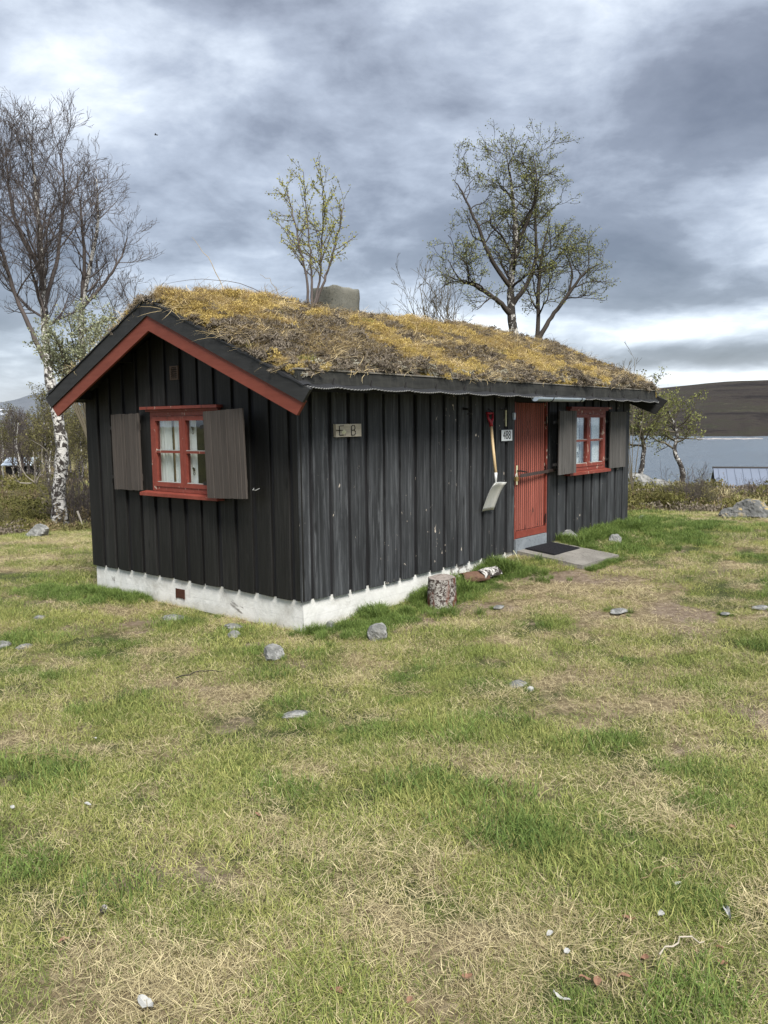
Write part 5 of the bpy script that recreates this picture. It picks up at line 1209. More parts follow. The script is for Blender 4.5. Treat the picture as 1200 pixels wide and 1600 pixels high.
# ================================================================== TREES
def norm(v): return v/(np.linalg.norm(v)+1e-12)
class Tree:
    def __init__(s, seed, spec, lod=1.0):
        s.r = np.random.default_rng(seed); s.trunk = MB(); s.crown = MB(); s.leaves = []; s.spec = spec; s.lod = lod
    def path(s, p, d, L, n, wig, upb, droop=0.0):
        P = [p]; st = L/n
        for i in range(n):
            d = norm(d+s.r.normal(0, wig, 3)+np.array([0, 0, upb-droop*i/n])); P.append(P[-1]+d*st)
        return np.array(P)
    def kids(s, P, R, lv):
        sp = s.spec
        if lv >= len(sp): return
        c = sp[lv]; L = np.linalg.norm(np.diff(P, axis=0), axis=1).sum(); n = max(1, int(round(c['n']*(L if c.get('per_m', True) else 1)*s.r.uniform(.85, 1.15))))
        cum = np.concatenate([[0], np.cumsum(np.linalg.norm(np.diff(P, axis=0), axis=1))]); t0 = c.get('t0', .15)
        for i in range(n):
            t = t0+(1-t0)*((i+s.r.random())/n)**c.get('tp', 1.0); dd = t*L; k = min(np.searchsorted(cum, dd, 'right')-1, len(P)-2); f = (dd-cum[k])/(cum[k+1]-cum[k]+1e-9)
            p = P[k]*(1-f)+P[k+1]*f; r0 = R[k]*(1-f)+R[k+1]*f; tg = norm(P[k+1]-P[k]); a = norm(s.r.normal(size=3)); a = norm(a-tg*(a@tg)); ang = math.radians(s.r.uniform(*c['ang']))
            d = tg*math.cos(ang)+a*math.sin(ang)
            if d[2] < c.get('minz', -.3): d[2] = abs(d[2])*.5
            ln = c['len'](t) if callable(c['len']) else c['len']; ln *= s.r.uniform(.6, 1.25)*(1 if lv == 0 else (1.0-.45*t))
            Q = s.path(p, norm(d), ln, c['seg'], c['wig'], c['up'], c.get('droop', 0)); rr = max(min(r0*c['rk'], c.get('rmax', 9)), sp[-1]['rmin']); Rr = np.linspace(rr, max(rr*.35, c.get('rmin', .002)), len(Q))
            (s.trunk if c.get('trunk') else s.crown).tube(Q, Rr, c['sides'], cap=False)
            if c.get('leaf'):
                for q in Q[1:]:
                    for _ in range(c['leaf']): s.leaves.append(q+s.r.normal(0, c.get('lsp', .02), 3))
            s.kids(Q, Rr, lv+1)
    def stem(s, P, R, sides=10, sub=6, crown=False):
        P = np.asarray(P, float); t = np.linspace(0, len(P)-1, (len(P)-1)*sub+1); k = np.minimum(t.astype(int), len(P)-2); f = t-k
        # Catmull-Rom through the control points
        pp = np.vstack([2*P[0]-P[1], P, 2*P[-1]-P[-2]]); a, b, c, d = pp[k], pp[k+1], pp[k+2], pp[k+3]; f = f[:, None]
        Q = 0.5*((2*b)+(-a+c)*f+(2*a-5*b+4*c-d)*f*f+(-a+3*b-3*c+d)*f**3); Q[1:-1] += s.r.normal(0, .006, Q[1:-1].shape)
        Rr = np.interp(t, np.arange(len(P)), R); (s.crown if crown or sides <= 7 else s.trunk).tube(Q, Rr*(1+.06*s.r.normal(size=len(Q))), sides); return Q, Rr
    def leafmesh(s, size, mat, name='foliage'):
        P = np.array(s.leaves); n = len(P)
        if n == 0: return None
        t1 = s.r.normal(size=(n, 3)); t1 /= np.linalg.norm(t1, axis=1, keepdims=True); t2 = np.cross(t1, s.r.normal(size=(n, 3))); t2 /= np.linalg.norm(t2, axis=1, keepdims=True); z = size*s.r.uniform(.6, 1.4, n)[:, None]
        V = np.stack([P-t1*z*.6, P+t2*z*.4, P+t1*z*.6, P-t2*z*.4], 1).reshape(-1, 3); m = MB(); m.add(V, np.arange(n)[:, None]*4+np.array([0, 1, 2, 3]), None, np.repeat(s.r.uniform(0, 1, n), 4)); return m.mesh(name, mat)
    def make(s, name, loc, rz, mt, mc, label, cat='tree', leaf=None, group=None, crown_name='crown'):
        o = empty(name, loc, rz, label, cat, group); s.trunk.build('trunk', mt, o, True)
        if s.crown.n: tag(s.crown.build(crown_name, mc, o, True), kind='stuff')
        if leaf:
            me = s.leafmesh(*leaf)
            if me: l = bpy.data.objects.new('foliage', me); COL.objects.link(l); l.parent = o; l['kind'] = 'stuff'
        return o
def rel(base, pts, dj):
    """control points given as image column, row and distance; returned relative to the foot of the tree"""
    return [np.array(at(px, py, d))-np.array(base) for (px, py), d in zip(pts, dj)]

# --- tall bare birch left of the cabin
bt = place(94, 17.0)
T = Tree(5, [dict(n=5.6, t0=.04, ang=(26, 56), len=lambda t: 1.45*(1-.62*t), seg=8, wig=.12, up=.10, rk=.42, rmax=.035, sides=5, rmin=.006, trunk=False, minz=-.1),
             dict(n=8.0, t0=.12, ang=(25, 60), len=.80, seg=6, wig=.15, up=.09, rk=.5, rmax=.015, sides=4, rmin=.004),
             dict(n=8.5, t0=.1, ang=(22, 55), len=.38, seg=4, wig=.16, up=.09, rk=.6, rmax=.008, sides=3, rmin=.0032),
             dict(n=8, t0=.2, ang=(20, 50), len=.20, seg=2, wig=.12, up=.08, rk=.7, rmax=.0045, sides=3, rmin=.0028)])
P = rel(bt, [(94, 822), (92, 770), (97, 700), (88, 640), (76, 580), (70, 500), (66, 420), (60, 340), (52, 265), (46, 205)], [17, 17, 17, 17, 17, 17.1, 17.2, 17.3, 17.4, 17.4]); P[0][2] -= .15
Q, R = T.stem(P, [.175, .135, .122, .112, .092, .072, .058, .042, .024, .007], 12)
kk = int(len(Q)*.50); T.kids(Q[kk:], R[kk:], 0)
P2 = rel(bt, [(76, 575), (50, 520), (22, 455), (5, 400), (-15, 340), (-20, 290), (-16, 250)], [17, 16.9, 16.8, 16.7, 16.7, 16.6, 16.6]); Q, R = T.stem(P2, [.060, .048, .042, .034, .025, .015, .006], 7); T.kids(Q[10:], R[10:], 0)
P3 = rel(bt, [(69, 480), (90, 400), (100, 310), (98, 255), (94, 225)], [17.1, 17.3, 17.5, 17.6, 17.7]); Q, R = T.stem(P3, [.045, .036, .026, .014, .005], 7); T.kids(Q[6:], R[6:], 0)
P3 = rel(bt, [(66, 430), (30, 360), (14, 300), (10, 235)], [17.1, 17.0, 16.9, 16.9]); Q, R = T.stem(P3, [.045, .036, .022, .006], 7); T.kids(Q[5:], R[5:], 0)
T.make('birch_tree', bt, 0, M_bark, M_twig, 'tallest bare birch with a thick black and white trunk left of the cabin')
# --- second bare birch, its foot behind the cabin
b2 = place(170, 19.0)
T = Tree(8, [dict(n=5.4, t0=.03, ang=(26, 56), len=lambda t: 1.2*(1-.62*t), seg=7, wig=.12, up=.09, rk=.42, rmax=.03, sides=5, rmin=.006),
             dict(n=7.8, t0=.12, ang=(25, 60), len=.72, seg=6, wig=.15, up=.09, rk=.5, rmax=.014, sides=4, rmin=.004),
             dict(n=8.0, t0=.1, ang=(22, 55), len=.36, seg=4, wig=.16, up=.09, rk=.6, rmax=.008, sides=3, rmin=.0034),
             dict(n=6.5, t0=.2, ang=(20, 50), len=.20, seg=2, wig=.12, up=.08, rk=.7, rmax=.0045, sides=3, rmin=.003)])
P = rel(b2, [(170, 800), (150, 700), (135, 600), (126, 500), (140, 420), (152, 355), (152, 305), (150, 268)], [19]*8); P[0][2] -= .1
Q, R = T.stem(P, [.12, .10, .085, .068, .05, .036, .02, .006], 9); kk = int(len(Q)*.42); T.kids(Q[kk:], R[kk:], 0)
P2 = rel(b2, [(128, 470), (132, 400), (126, 330), (128, 300)], [19, 18.9, 18.8, 18.8]); Q, R = T.stem(P2, [.05, .04, .025, .007], 7); T.kids(Q[6:], R[6:], 0)
P2 = rel(b2, [(130, 480), (165, 440), (190, 400), (200, 370)], [19, 19.2, 19.3, 19.4]); Q, R = T.stem(P2, [.045, .032, .02, .006], 7); T.kids(Q[4:], R[4:], 0)
P2 = rel(b2, [(128, 520), (165, 500), (195, 498), (215, 470)], [19, 18.8, 18.7, 18.6]); Q, R = T.stem(P2, [.05, .035, .02, .006], 7); T.kids(Q[4:], R[4:], 0)
T.make('birch_tree', b2, 0, M_bark, M_twig, 'shorter bare birch rising directly behind the left roof slope')
# --- willow with pale new leaves behind the left eave
wb = place(158, 14.6)
T = Tree(12, [dict(n=5.0, t0=.35, ang=(20, 50), len=.42, seg=6, wig=.13, up=.08, rk=.55, rmax=.013, sides=4, rmin=.005), dict(n=8, t0=.15, ang=(25, 60), len=.24, seg=4, wig=.14, up=.06, rk=.6, rmax=.007, sides=3, rmin=.003, leaf=3, lsp=.03), dict(n=7, t0=.1, ang=(25, 60), len=.14, seg=2, wig=.14, up=.06, rk=.6, rmax=.004, sides=3, rmin=.0028, leaf=4, lsp=.03)])
for tx, ty in ((60, 540), (85, 515), (108, 500), (130, 508), (158, 520), (182, 508), (75, 560), (120, 530), (95, 545), (140, 525), (70, 530), (110, 560), (170, 505)):
    P = rel(wb, [(158+rng.uniform(-3, 3), 800), (146+(tx-112)*.1, 700), (112+(tx-112)*.55+14, 600), (tx, ty)], [14.2, 14.2, 14.2+rng.uniform(-.3, .3), 14.2+rng.uniform(-.6, .6)]); P[0][2] -= .1; Q, R = T.stem(P, [.016, .014, .012, .005], 8); T.kids(Q[7:], R[7:], 0)
T.make('willow_bush', wb, 0, M_twigg, M_twigg, 'willow bush with pale green new leaves behind the left eave', 'bush', (.034, M_willow))
# --- leafing birch behind the roof
b3 = place(838, 19.0)
sp = [dict(n=4.0, t0=.10, ang=(35, 75), len=lambda t: 1.15*(1-.45*t), seg=8, wig=.20, up=.045, rk=.48, rmax=.035, sides=5, rmin=.007, minz=-.05), dict(n=7.0, t0=.12, ang=(30, 70), len=.72, seg=6, wig=.22, up=.03, rk=.5, rmax=.015, sides=4, rmin=.005),
      dict(n=8.0, t0=.1, ang=(25, 65), len=.34, seg=4, wig=.20, up=.02, rk=.6, rmax=.008, sides=3, rmin=.004, leaf=2, lsp=.04), dict(n=6.0, t0=.2, ang=(20, 60), len=.15, seg=2, wig=.15, up=.0, rk=.7, rmax=.005, sides=3, rmin=.003, leaf=1, lsp=.03)]
T = Tree(21, sp); D = 19.0
P = rel(b3, [(826, 790), (824, 700), (820, 610), (806, 535), (799, 490), (799, 440), (806, 370), (803, 320), (796, 270), (790, 235)], [D]*10); P[0][2] -= .1
Q, R = T.stem(P, [.14, .13, .12, .105, .095, .08, .06, .042, .022, .006], 9); kk = int(len(Q)*.46); T.kids(Q[kk:], R[kk:], 0)
for pts, ds, rs, st_ in (([(800, 492), (775, 468), (745, 448), (718, 436), (700, 405)], [D, D-.2, D-.4, D-.5, D-.6], [.075, .055, .04, .022, .007], 4), ([(797, 480), (825, 440), (838, 395), (836, 330), (845, 270)], [D, D+.3, D+.5, D+.7, D+.8], [.07, .05, .04, .024, .006], 5),
        ([(838, 535), (862, 495), (888, 460), (915, 425), (942, 410)], [D, D, D-.1, D-.2, D-.2], [.06, .048, .038, .025, .007], 8), ([(822, 620), (838, 545), (842, 440), (850, 380), (862, 335)], [D, D+.2, D+.3, D+.3, D+.3], [.07, .055, .042, .026, .006], 7),
        ([(798, 450), (765, 400), (745, 350), (722, 300), (708, 280)], [D, D-.2, D-.3, D-.3, D-.3], [.055, .045, .035, .02, .006], 5), ([(806, 390), (830, 330), (838, 280), (832, 240)], [D, D-.3, D-.4, D-.4], [.045, .032, .02, .006], 4), ([(890, 455), (893, 420), (880, 390)], [D-.1, D-.1, D], [.03, .02, .006], 3)):
    Q, R = T.stem(rel(b3, pts, ds), rs, 7); T.kids(Q[st_:], R[st_:], 0)
T.make('birch_tree', b3, 0, M_barkd, M_twigd, 'wide crooked birch coming into leaf behind the roof', 'tree', (.030, M_leafy))
# --- small bare tree at the ridge
b4 = place(695, 20.0)
T = Tree(31, [dict(n=3.6, t0=.3, ang=(22, 50), len=.95, seg=6, wig=.12, up=.08, rk=.55, rmax=.014, sides=4, rmin=.006), dict(n=6, t0=.15, ang=(22, 50), len=.42, seg=4, wig=.14, up=.08, rk=.6, rmax=.008, sides=3, rmin=.004), dict(n=5.5, t0=.15, ang=(22, 50), len=.2, seg=2, wig=.14, up=.05, rk=.6, rmax=.005, sides=3, rmin=.0035)])
for tx, ty in ((640, 470), (655, 440), (680, 455), (700, 445), (712, 460), (688, 485), (665, 480)):
    P = rel(b4, [(695+rng.uniform(-4, 4), 780), (695+(tx-695)*.3, 650), (695+(tx-695)*.6, 540), (tx, ty)], [20, 20, 20, 20+rng.uniform(-.6, .6)]); Q, R = T.stem(P, [.035, .028, .018, .006], 8); T.kids(Q[8:], R[8:], 0)
T.make('bare_bush', b4, 0, M_twigg, M_twigg, 'bare thin-stemmed bush showing over the ridge between chimney and birch', 'bush')
# --- small bushes above the far roof end
b5 = place(988, 21.0)
T = Tree(33, [dict(n=3.5, t0=.4, ang=(20, 45), len=.5, seg=5, wig=.12, up=.08, rk=.55, rmax=.012, sides=4, rmin=.005), dict(n=6, t0=.15, ang=(22, 50), len=.25, seg=3, wig=.14, up=.08, rk=.6, rmax=.007, sides=3, rmin=.0035)])
for tx, ty in ((973, 572), (982, 585), (992, 562), (1015, 596), (966, 590)):
    P = rel(b5, [(988, 770), (985+(tx-985)*.5, 680), (tx, ty)], [21]*3); Q, R = T.stem(P, [.012, .010, .005], 8); T.kids(Q[5:], R[5:], 0)
T.make('bare_bush', b5, 0, M_twigg, M_twigg, 'faint bare bush tips showing above the far end of the roof', 'bush')
# --- sapling on the roof
sb = Vector((1.70, 1.50, float(turf_z(1.70, 1.5))-.02))
T = Tree(43, [dict(n=14, t0=.12, ang=(28, 55), len=lambda t: .52*(1-.62*t), seg=6, wig=.06, up=.03, rk=.55, rmax=.006, sides=4, rmin=.0024, minz=.1, leaf=3, lsp=.014), dict(n=9.0, t0=.15, ang=(25, 50), len=.16, seg=3, wig=.1, up=.03, rk=.6, rmax=.003, sides=3, rmin=.002, leaf=2, lsp=.012)])
for pts in ([(490, 482), (487, 440), (484, 390), (478, 330), (474, 268)], [(494, 482), (499, 440), (502, 385), (505, 330), (504, 275)], [(489, 470), (476, 420), (465, 370), (452, 310), (447, 290)], [(496, 470), (510, 430), (522, 390), (533, 340), (538, 318)]):
    dj = [9.3+rng.uniform(-.1, .1)*i for i in range(len(pts))]; P = rel(sb, pts, dj); P[0] = np.array([0.01*rng.normal(), 0.01*rng.normal(), -.02]); Q, R = T.stem(P, np.linspace(.016, .003, len(P)), 8); T.kids(Q[3:], R[3:], 0)
T.make('sapling', sb, 0, M_twig, M_twig, 'young birch sapling with yellow green buds growing on the turf roof', 'tree', (.019, M_bud))

# --- two small trees by the shore
def shore_tree(seed, px, dp, ctrl, label):
    b = place(px, dp); T = Tree(seed, [dict(n=5.5, t0=.12, ang=(40, 80), len=lambda t: 1.5*(1-.4*t), seg=7, wig=.22, up=.02, rk=.5, rmax=.04, sides=4, rmin=.01, minz=-.15), dict(n=5.6, t0=.12, ang=(30, 70), len=.66, seg=5, wig=.22, up=.0, rk=.5, rmax=.017, sides=3, rmin=.007, leaf=1, lsp=.05), dict(n=5.5, t0=.1, ang=(25, 65), len=.30, seg=3, wig=.2, up=.0, rk=.6, rmax=.010, sides=3, rmin=.005, leaf=2, lsp=.05)])
    P = rel(b, ctrl, [dp]*len(ctrl)); P[0] = np.array([0, 0, -.15]); Q, R = T.stem(P, np.linspace(.105, .02, len(P)), 8); T.kids(Q[9:], R[9:], 0); T.kids(Q[12:], R[12:], 0); return T.make('shore_birch', b, 0, M_barkd, M_twigg, label, 'tree', (.055, M_leafy))
shore_tree(51, 1000, 27.0, [(1000, 770), (1002, 735), (1006, 700), (1000, 665), (1004, 640), (1006, 622)], 'left of two crooked small birches between the cabin and the lake')
shore_tree(52, 1066, 28.0, [(1066, 768), (1066, 735), (1054, 706), (1058, 680), (1050, 655), (1040, 635)], 'right of two crooked small birches between the cabin and the lake')

# --- forest left, shrubs -----------------------------------------------
def proto_tree(seed, h, leafm=None, n0=2.6):
    T = Tree(seed, [dict(n=n0+1.6, t0=.02, ang=(22, 55), len=lambda t: h*.34*(1-.5*t), seg=5, wig=.10, up=.08, rk=.45, rmax=.03, sides=3, rmin=.012), dict(n=5.0, t0=.12, ang=(25, 55), len=h*.15, seg=4, wig=.14, up=.07, rk=.55, rmax=.016, sides=3, rmin=.009, leaf=1 if leafm else 0, lsp=.07), dict(n=4.5, t0=.15, ang=(25, 55), len=h*.065, seg=2, wig=.14, up=.07, rk=.6, rmax=.010, sides=3, rmin=.008, leaf=2 if leafm else 0, lsp=.08)])
    for s_ in range(1+seed % 2):
        P = [np.array([.15*s_, 0, -.2]), np.array([.1+.25*s_, .05, h*.3]), np.array([-.1+.5*s_, .1, h*.65]), np.array([.05+.4*s_, 0, h])]; Q, R = T.stem(P, [.075, .06, .04, .012], 8 if s_ == 0 else 6, 4); T.kids(Q[3:], R[3:], 0)
    return T
fg = 'birches in the thicket left of the cabin'
prot = []
for k, (sd_, h, lf, mt, lb) in enumerate(((61, 5.4, None, M_barkd, 'bare brown birch in the thicket left of the cabin'), (62, 6.0, M_leafd, M_barkd, 'birch with green buds in the thicket left of the cabin'), (63, 4.6, None, M_barkw, 'bare brown birch in the thicket left of the cabin'), (64, 5.0, None, M_barkd, 'bare brown birch in the thicket left of the cabin'))):
    T = proto_tree(sd_, h, lf); prot.append(T.make('thicket_birch', (0, 0, 0), 0, mt, M_twigg if lf else M_twig, lb, 'tree', (.085, lf) if lf else None, fg if not lf else 'leafing birches in the thicket left of the cabin'))
used = set()
rr = np.random.default_rng(77)
tl = [(px, rr.uniform(42, 120)) for px in np.linspace(-150, 210, 84)]+[(66, 36.0), (30, 52), (108, 50), (2, 60), (120, 46), (85, 60), (-30, 44)]
for k, (px, dp) in enumerate(tl):
    px += rr.uniform(-8, 8); j = int(rr.integers(0, 4)); 
    if k == 84: j = 1
    if dp > 80 and j != 1 and rr.random() < .4: j = 1
    o = prot[j] if j not in used else copy_tree(prot[j]); used.add(j); p = place(px, dp); s_ = rr.uniform(.72, 1.0)*(1.0 if dp > 50 else .82); o.location = p; o.rotation_euler = (0, 0, rr.uniform(0, 6.28)); o.scale = (s_*1.1, s_*1.1, s_)
def bush(seed, h, w, nst, mat_st, leaf=None, lsz=.03, dens=6, lf=2):
    T = Tree(seed, [dict(n=dens, t0=.2, ang=(20, 55), len=h*.38, seg=4, wig=.14, up=.07, rk=.55, rmax=.008, sides=3, rmin=.004, leaf=lf if leaf else 0, lsp=.035), dict(n=8, t0=.15, ang=(20, 55), len=h*.15, seg=2, wig=.14, up=.06, rk=.6, rmax=.005, sides=3, rmin=.0035, leaf=lf if leaf else 0, lsp=.035)])
    r_ = T.r
    for k in range(nst):
        a_ = r_.uniform(0, 6.28); rd_ = w*math.sqrt(r_.random()); q = np.array([rd_*math.cos(a_), rd_*math.sin(a_), -.05]); d = np.array([math.cos(a_)*rd_/w*.5, math.sin(a_)*rd_/w*.5, 1]); P = T.path(q, norm(d), h*r_.uniform(.6, 1.05), 5, .08, .05); R = np.linspace(.011, .004, len(P)); T.trunk.tube(P, R, 4, False); T.kids(P, R, 0)
    return T
sh1 = bush(71, .85, .55, 12, M_twigg, M_juniper, .04, 9, 4).make('juniper_bush', (0, 0, 0), 0, M_twigg, M_twigg, 'x', 'bush', (.05, M_juniper))
sh2 = bush(72, 1.15, .35, 12, M_twigg, M_greenshrub, .03, 6, 1).make('willow_scrub', (0, 0, 0), 0, M_twigg, M_twigg, 'x', 'bush', (.035, M_greenshrub))
sh3 = bush(73, 1.2, .3, 14, M_twig, None, .03, 6).make('bare_scrub', (0, 0, 0), 0, M_twig, M_twig, 'x', 'bush')
sh4 = bush(74, .75, .6, 12, M_twigg, M_brownshrub, .03, 8, 3).make('dwarf_birch_bush', (0, 0, 0), 0, M_twigg, M_twigg, 'x', 'bush', (.045, M_brownshrub))
PR = [sh1, sh2, sh3, sh4]; us = set()
LB = ['dark olive juniper bush in the hedge of scrub facing the lake', 'upright olive green scrub willow in the row facing the lake', 'bare purplish scrub stems in the row facing the lake', 'low brown dwarf birch bush in the row facing the lake']
LBL = ['dark green juniper bush beyond the left lawn edge', 'olive green willow scrub growing in the heath left of the cabin', 'bare purplish scrub stems beside the big left birch', 'brown dwarf birch bush beyond the left lawn edge']
def put_bush(j, px, dp, s_, left=False, sz=1.0):
    s_ = s_ if left else s_*(.62 if px < 1112 else .33)*(1.25 if j == 2 else 1)
    o = PR[j] if j not in us else copy_tree(PR[j]); us.add(j); p = place(px, dp); o.location = p; o.rotation_euler = (0, 0, rng.uniform(0, 6.28)); o.scale = (s_, s_, s_*sz)
    o['label'] = (LBL if left else LB)[j]; o['group'] = ('scrub left of the cabin: ' if left else 'scrub along the lake side: ')+['junipers', 'willows', 'bare stems', 'dwarf birches'][j]
for px in np.arange(955, 1290, 7.5):
    if px < 1045: j = int(rng.choice([0, 0, 3, 1])); d = rng.uniform(16.6, 18.5); s_ = rng.uniform(.5, .72)
    elif px < 1125: j = int(rng.choice([1, 2, 3, 1, 0])); d = rng.uniform(16.6, 18); s_ = rng.uniform(.5, .7)
    else: j = int(rng.choice([1, 3, 0, 3])); d = rng.uniform(18.3, 20.5); s_ = rng.uniform(.34, .50)
    put_bush(j, px+rng.uniform(-4, 4), d, s_*(1 if j in (0, 3) else .95))
for px, d, j, s_ in ((1095, 17.0, 1, .85), (1078, 17.4, 2, .85), (1110, 17.3, 1, .8), (1062, 18, 1, .75), (1140, 21, 1, .75), (1183, 21, 2, 1.15), (1195, 20, 1, .7), (1165, 23, 2, 1.0), (1025, 16.6, 0, .68), (1005, 16.8, 3, .65), (1050, 16.5, 0, .65), (990, 17, 0, .65), (1210, 19, 1, .6), (1240, 19, 0, .5)): put_bush(j, px, d, s_)
for k in range(36):
    px = rng.uniform(-180, 190); d = rng.uniform(17.2, 36); j = int(rng.choice([0, 3, 3, 1])); put_bush(j, px, d, rng.uniform(.35, .6)*(.8 if d < 22 else 1.2), True)
for px, d, j, s_ in ((112, 16.9, 2, 1.0), (122, 17.4, 2, 1.1), (130, 16.8, 3, .6), (104, 17.6, 2, .9), (55, 17.6, 0, .5), (38, 18.2, 0, .5), (12, 18.0, 0, .5), (72, 17.9, 0, .7), (-5, 18, 3, .5), (128, 19.5, 0, .8)): put_bush(j, px, d, s_, True)
ORD = ['first', 'second', 'third', 'fourth', 'fifth', 'sixth', 'seventh', 'eighth', 'ninth', 'tenth', 'eleventh', 'twelfth', 'thirteenth', 'fourteenth', 'fifteenth', 'sixteenth', 'seventeenth', 'eighteenth']
for j, nm in enumerate(('olive juniper bush', 'upright green scrub willow', 'clump of bare purplish stems', 'brown dwarf birch bush')):
    L_ = [o for o in COL.objects if o.parent is None and o.get('group') == 'scrub along the lake side: '+['junipers', 'willows', 'bare stems', 'dwarf birches'][j]]
    L_.sort(key=lambda o: -math.atan2(o.location.y-CAM[1], o.location.x-CAM[0]))
    for k, o in enumerate(L_): o['label'] = '%s %s from the cabin in the row facing the lake' % (ORD[min(k, 17)], nm)
# bleached dead branches in the heath
db = place(55, 24.0); T = Tree(81, [dict(n=1.6, t0=.3, ang=(25, 50), len=.45, seg=4, wig=.14, up=.03, rk=.6, rmax=.02, sides=4, rmin=.008)])
for pts in ([(55, 755), (54, 730), (52, 706)], [(55, 755), (40, 742), (28, 718)], [(57, 756), (62, 744), (68, 740), (72, 718), (76, 700)], [(50, 755), (32, 754), (24, 746), (18, 730)], [(56, 755), (64, 735), (66, 722)]):
    Q, R = T.stem(rel(db, pts, [24-.2*i for i in range(len(pts))]), np.linspace(.022, .008, len(pts)), 8); T.kids(Q, R, 0)
T.make('dead_tree', db, 0, M_deadwood, M_deadwood, 'bleached leafless dead tree fanning out in the heath left of the birch', 'tree', None, None, 'branches')
tag(MB().tube([tuple(at(121, 799, 16.6)), tuple(at(126, 812, 16.4)), tuple(at(132, 826, 16.2))], [.02, .015, .01], 5).build('dead_branch', M_deadwood), 'pale dead branch leaning in the scrub right of the big birch', 'branch')
# fallen long stems on the lawn
for k, (pa, pb_, mt_, lb, rr_) in enumerate((((1000, 1385), (1100, 1372), M_straw, 'long dry stem lying by the white flake at the right', .003), ((1030, 1505), (1100, 1485), M_deadwood, 'thin pale twig beside the small brown leaves', .004), ((275, 1066), (350, 1055), M_twigd, 'thin dark twig on the dry patch before the gable', .005), ((130, 1200), (10, 1185), M_straw, 'long straw lying at the left of the lawn', .003),
        ((700, 1395), (660, 1330), M_straw, 'bent dry stem right of the lawn centre', .003), ((675, 1088), (600, 1105), M_straw, 'long straw in the middle of the lawn', .003))):
    a_, _ = ground_hit(*pa); b_, _ = ground_hit(*pb_); tag(MB().tube(arc_((a_.x, a_.y, a_.z+.03), (b_.x, b_.y, b_.z+.03), .03, 9, .01), np.linspace(rr_, rr_*.5, 9), 4).build('twig', mt_), lb, 'twig')

# ================================================================== NEIGHBOURS, BIRD
# boat-house cabin down by the lake, long blue-grey metal roof
nb = empty('lakeside_cabin', (0, 0, 0), 0, 'low cabin with blue grey sheet metal roof down by the lake', 'cabin')
A = np.array(at(1116, 731, 46)); ang = math.radians(-67); u_ = np.array([math.cos(ang), math.sin(ang), 0]); n_ = np.array([-math.sin(ang), math.cos(ang), 0])   # u along the ridge, n away from us
def npnt(a, b, z): return tuple(A+u_*a+n_*b+np.array([0, 0, z]))
def slabq(name, pts, th, mat, par):
    m = MB(); lo = [(p[0], p[1], p[2]-th) for p in pts]; m.add(list(pts)+lo, [(0, 1, 2, 3), (7, 6, 5, 4), (0, 4, 5, 1), (1, 5, 6, 2), (2, 6, 7, 3), (3, 7, 4, 0)]); return m.build(name, mat, par)
M_sheet = plain('blue_grey_sheet_roof', (0.15, 0.175, 0.225), 0.45, 0.0, .12, 0.8)
M_whitew = plain('white_painted_boards', (0.72, 0.72, 0.70), .6, 0, .05)
rf = slabq('roof', [npnt(-.05, 0, 0), npnt(9, 0, 0), npnt(9, -2.1, -1.15), npnt(-.05, -2.1, -1.15)], .06, M_sheet, nb); slabq('roof', [npnt(-.05, 2.1, -1.15), npnt(9, 2.1, -1.15), npnt(9, 0, -0.0), npnt(-.05, 0, -0.0)], .06, M_sheet, nb)
for k in range(22):
    a = .2+k*.41; MB().tube([npnt(a, -.02, .02), npnt(a, -2.1, -1.13)], .008, 4).build('standing_seam', M_sheet, rf)
MB().tube([npnt(-.1, 0, .02), npnt(9, 0, .02)], .06, 5).build('ridge_cap', M_iron, rf)
slabq('fascia', [npnt(-.05, -2.16, -1.13), npnt(9, -2.16, -1.13), npnt(9, -2.11, -1.13), npnt(-.05, -2.11, -1.13)], .12, M_whitew, nb)
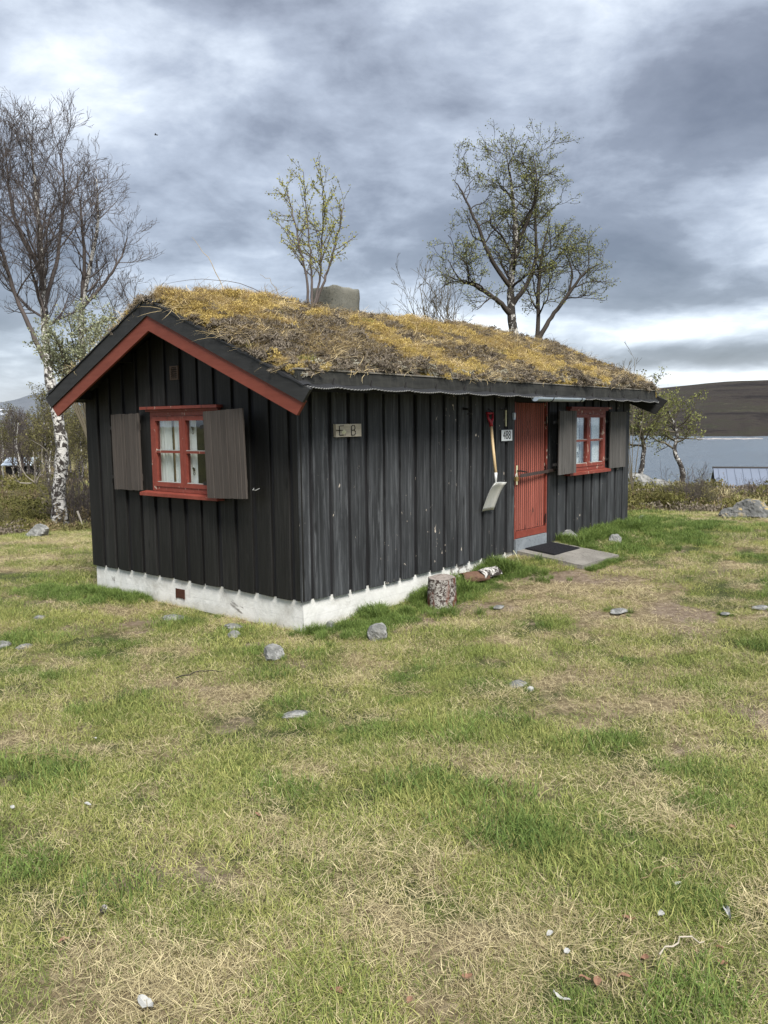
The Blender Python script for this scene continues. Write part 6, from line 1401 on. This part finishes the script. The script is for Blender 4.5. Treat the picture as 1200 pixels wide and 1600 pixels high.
m = MB(); m.add([npnt(.1, -1.8, -1.0), npnt(.1, 1.8, -1.0), npnt(.1, 0, -.1), npnt(.1, -1.8, -3.4), npnt(.1, 1.8, -3.4)], [(0, 1, 4, 3)], [(0, 2, 1)]); m.build('gable_wall', M_gable, nb)
m = MB(); m.add([npnt(.1, -1.8, -1.0), npnt(9, -1.8, -1.0), npnt(9, -1.8, -3.4), npnt(.1, -1.8, -3.4)], [(0, 1, 2, 3)]); m.build('front_wall', M_gable, nb)
slabq('corner_board', [npnt(-.02, -1.95, -1.12), npnt(.02, -1.95, -1.12), npnt(.02, -1.5, -1.05), npnt(-.02, -1.5, -1.05)], .9, M_whitew, nb)
# pale roofed shed in the thicket
ps = place(34, 60); lf = empty('forest_shed', (ps.x, ps.y, ps.z), -.9, 'small shed with pale bluish roof half hidden in the left thicket', 'shed')
M_paleroof = plain('pale_blue_roof', (0.60, 0.70, 0.80), .4, 0, .05)
m = MB(); m.box(-.9, .9, -.8, .8, -.3, 1.35); m.build('walls', M_gable, lf); zr = 1.57+(-25/1299)*60-ps.z+.55
m = MB(); m.add([(-1.1, -1.05, 1.35), (1.1, -1.05, 1.35), (1.1, .0, 1.85), (-1.1, 0, 1.85), (-1.1, 1.05, 1.35), (1.1, 1.05, 1.35)], [(0, 1, 2, 3), (3, 2, 5, 4)]); rfo = m.build('roof', M_paleroof, lf); sm = rfo.modifiers.new('s', 'SOLIDIFY'); sm.thickness = .06
# bird (far away)
bd_ = at(244, 211, 115); bi = empty('bird', tuple(bd_), 2.2, 'tiny dark bird flying high in the sky left of the sapling', 'bird')
MB().tube([(-.28, 0, 0), (-.12, 0, .01), (.1, 0, .03), (.22, 0, .04), (.30, 0, .035)], [.02, .06, .075, .045, .008], 7).build('body', M_iron, bi, True)
for s_ in (-1, 1):
    m = MB(); m.add([(.12, .03*s_, .03), (-.08, .03*s_, .03), (-.02, .30*s_, .14), (.10, .28*s_, .14), (-.08, .62*s_, .08), (-.05, .60*s_, .09)], [(0, 1, 2, 3)], [(3, 2, 4)]); m.build('wing', M_iron, bi)
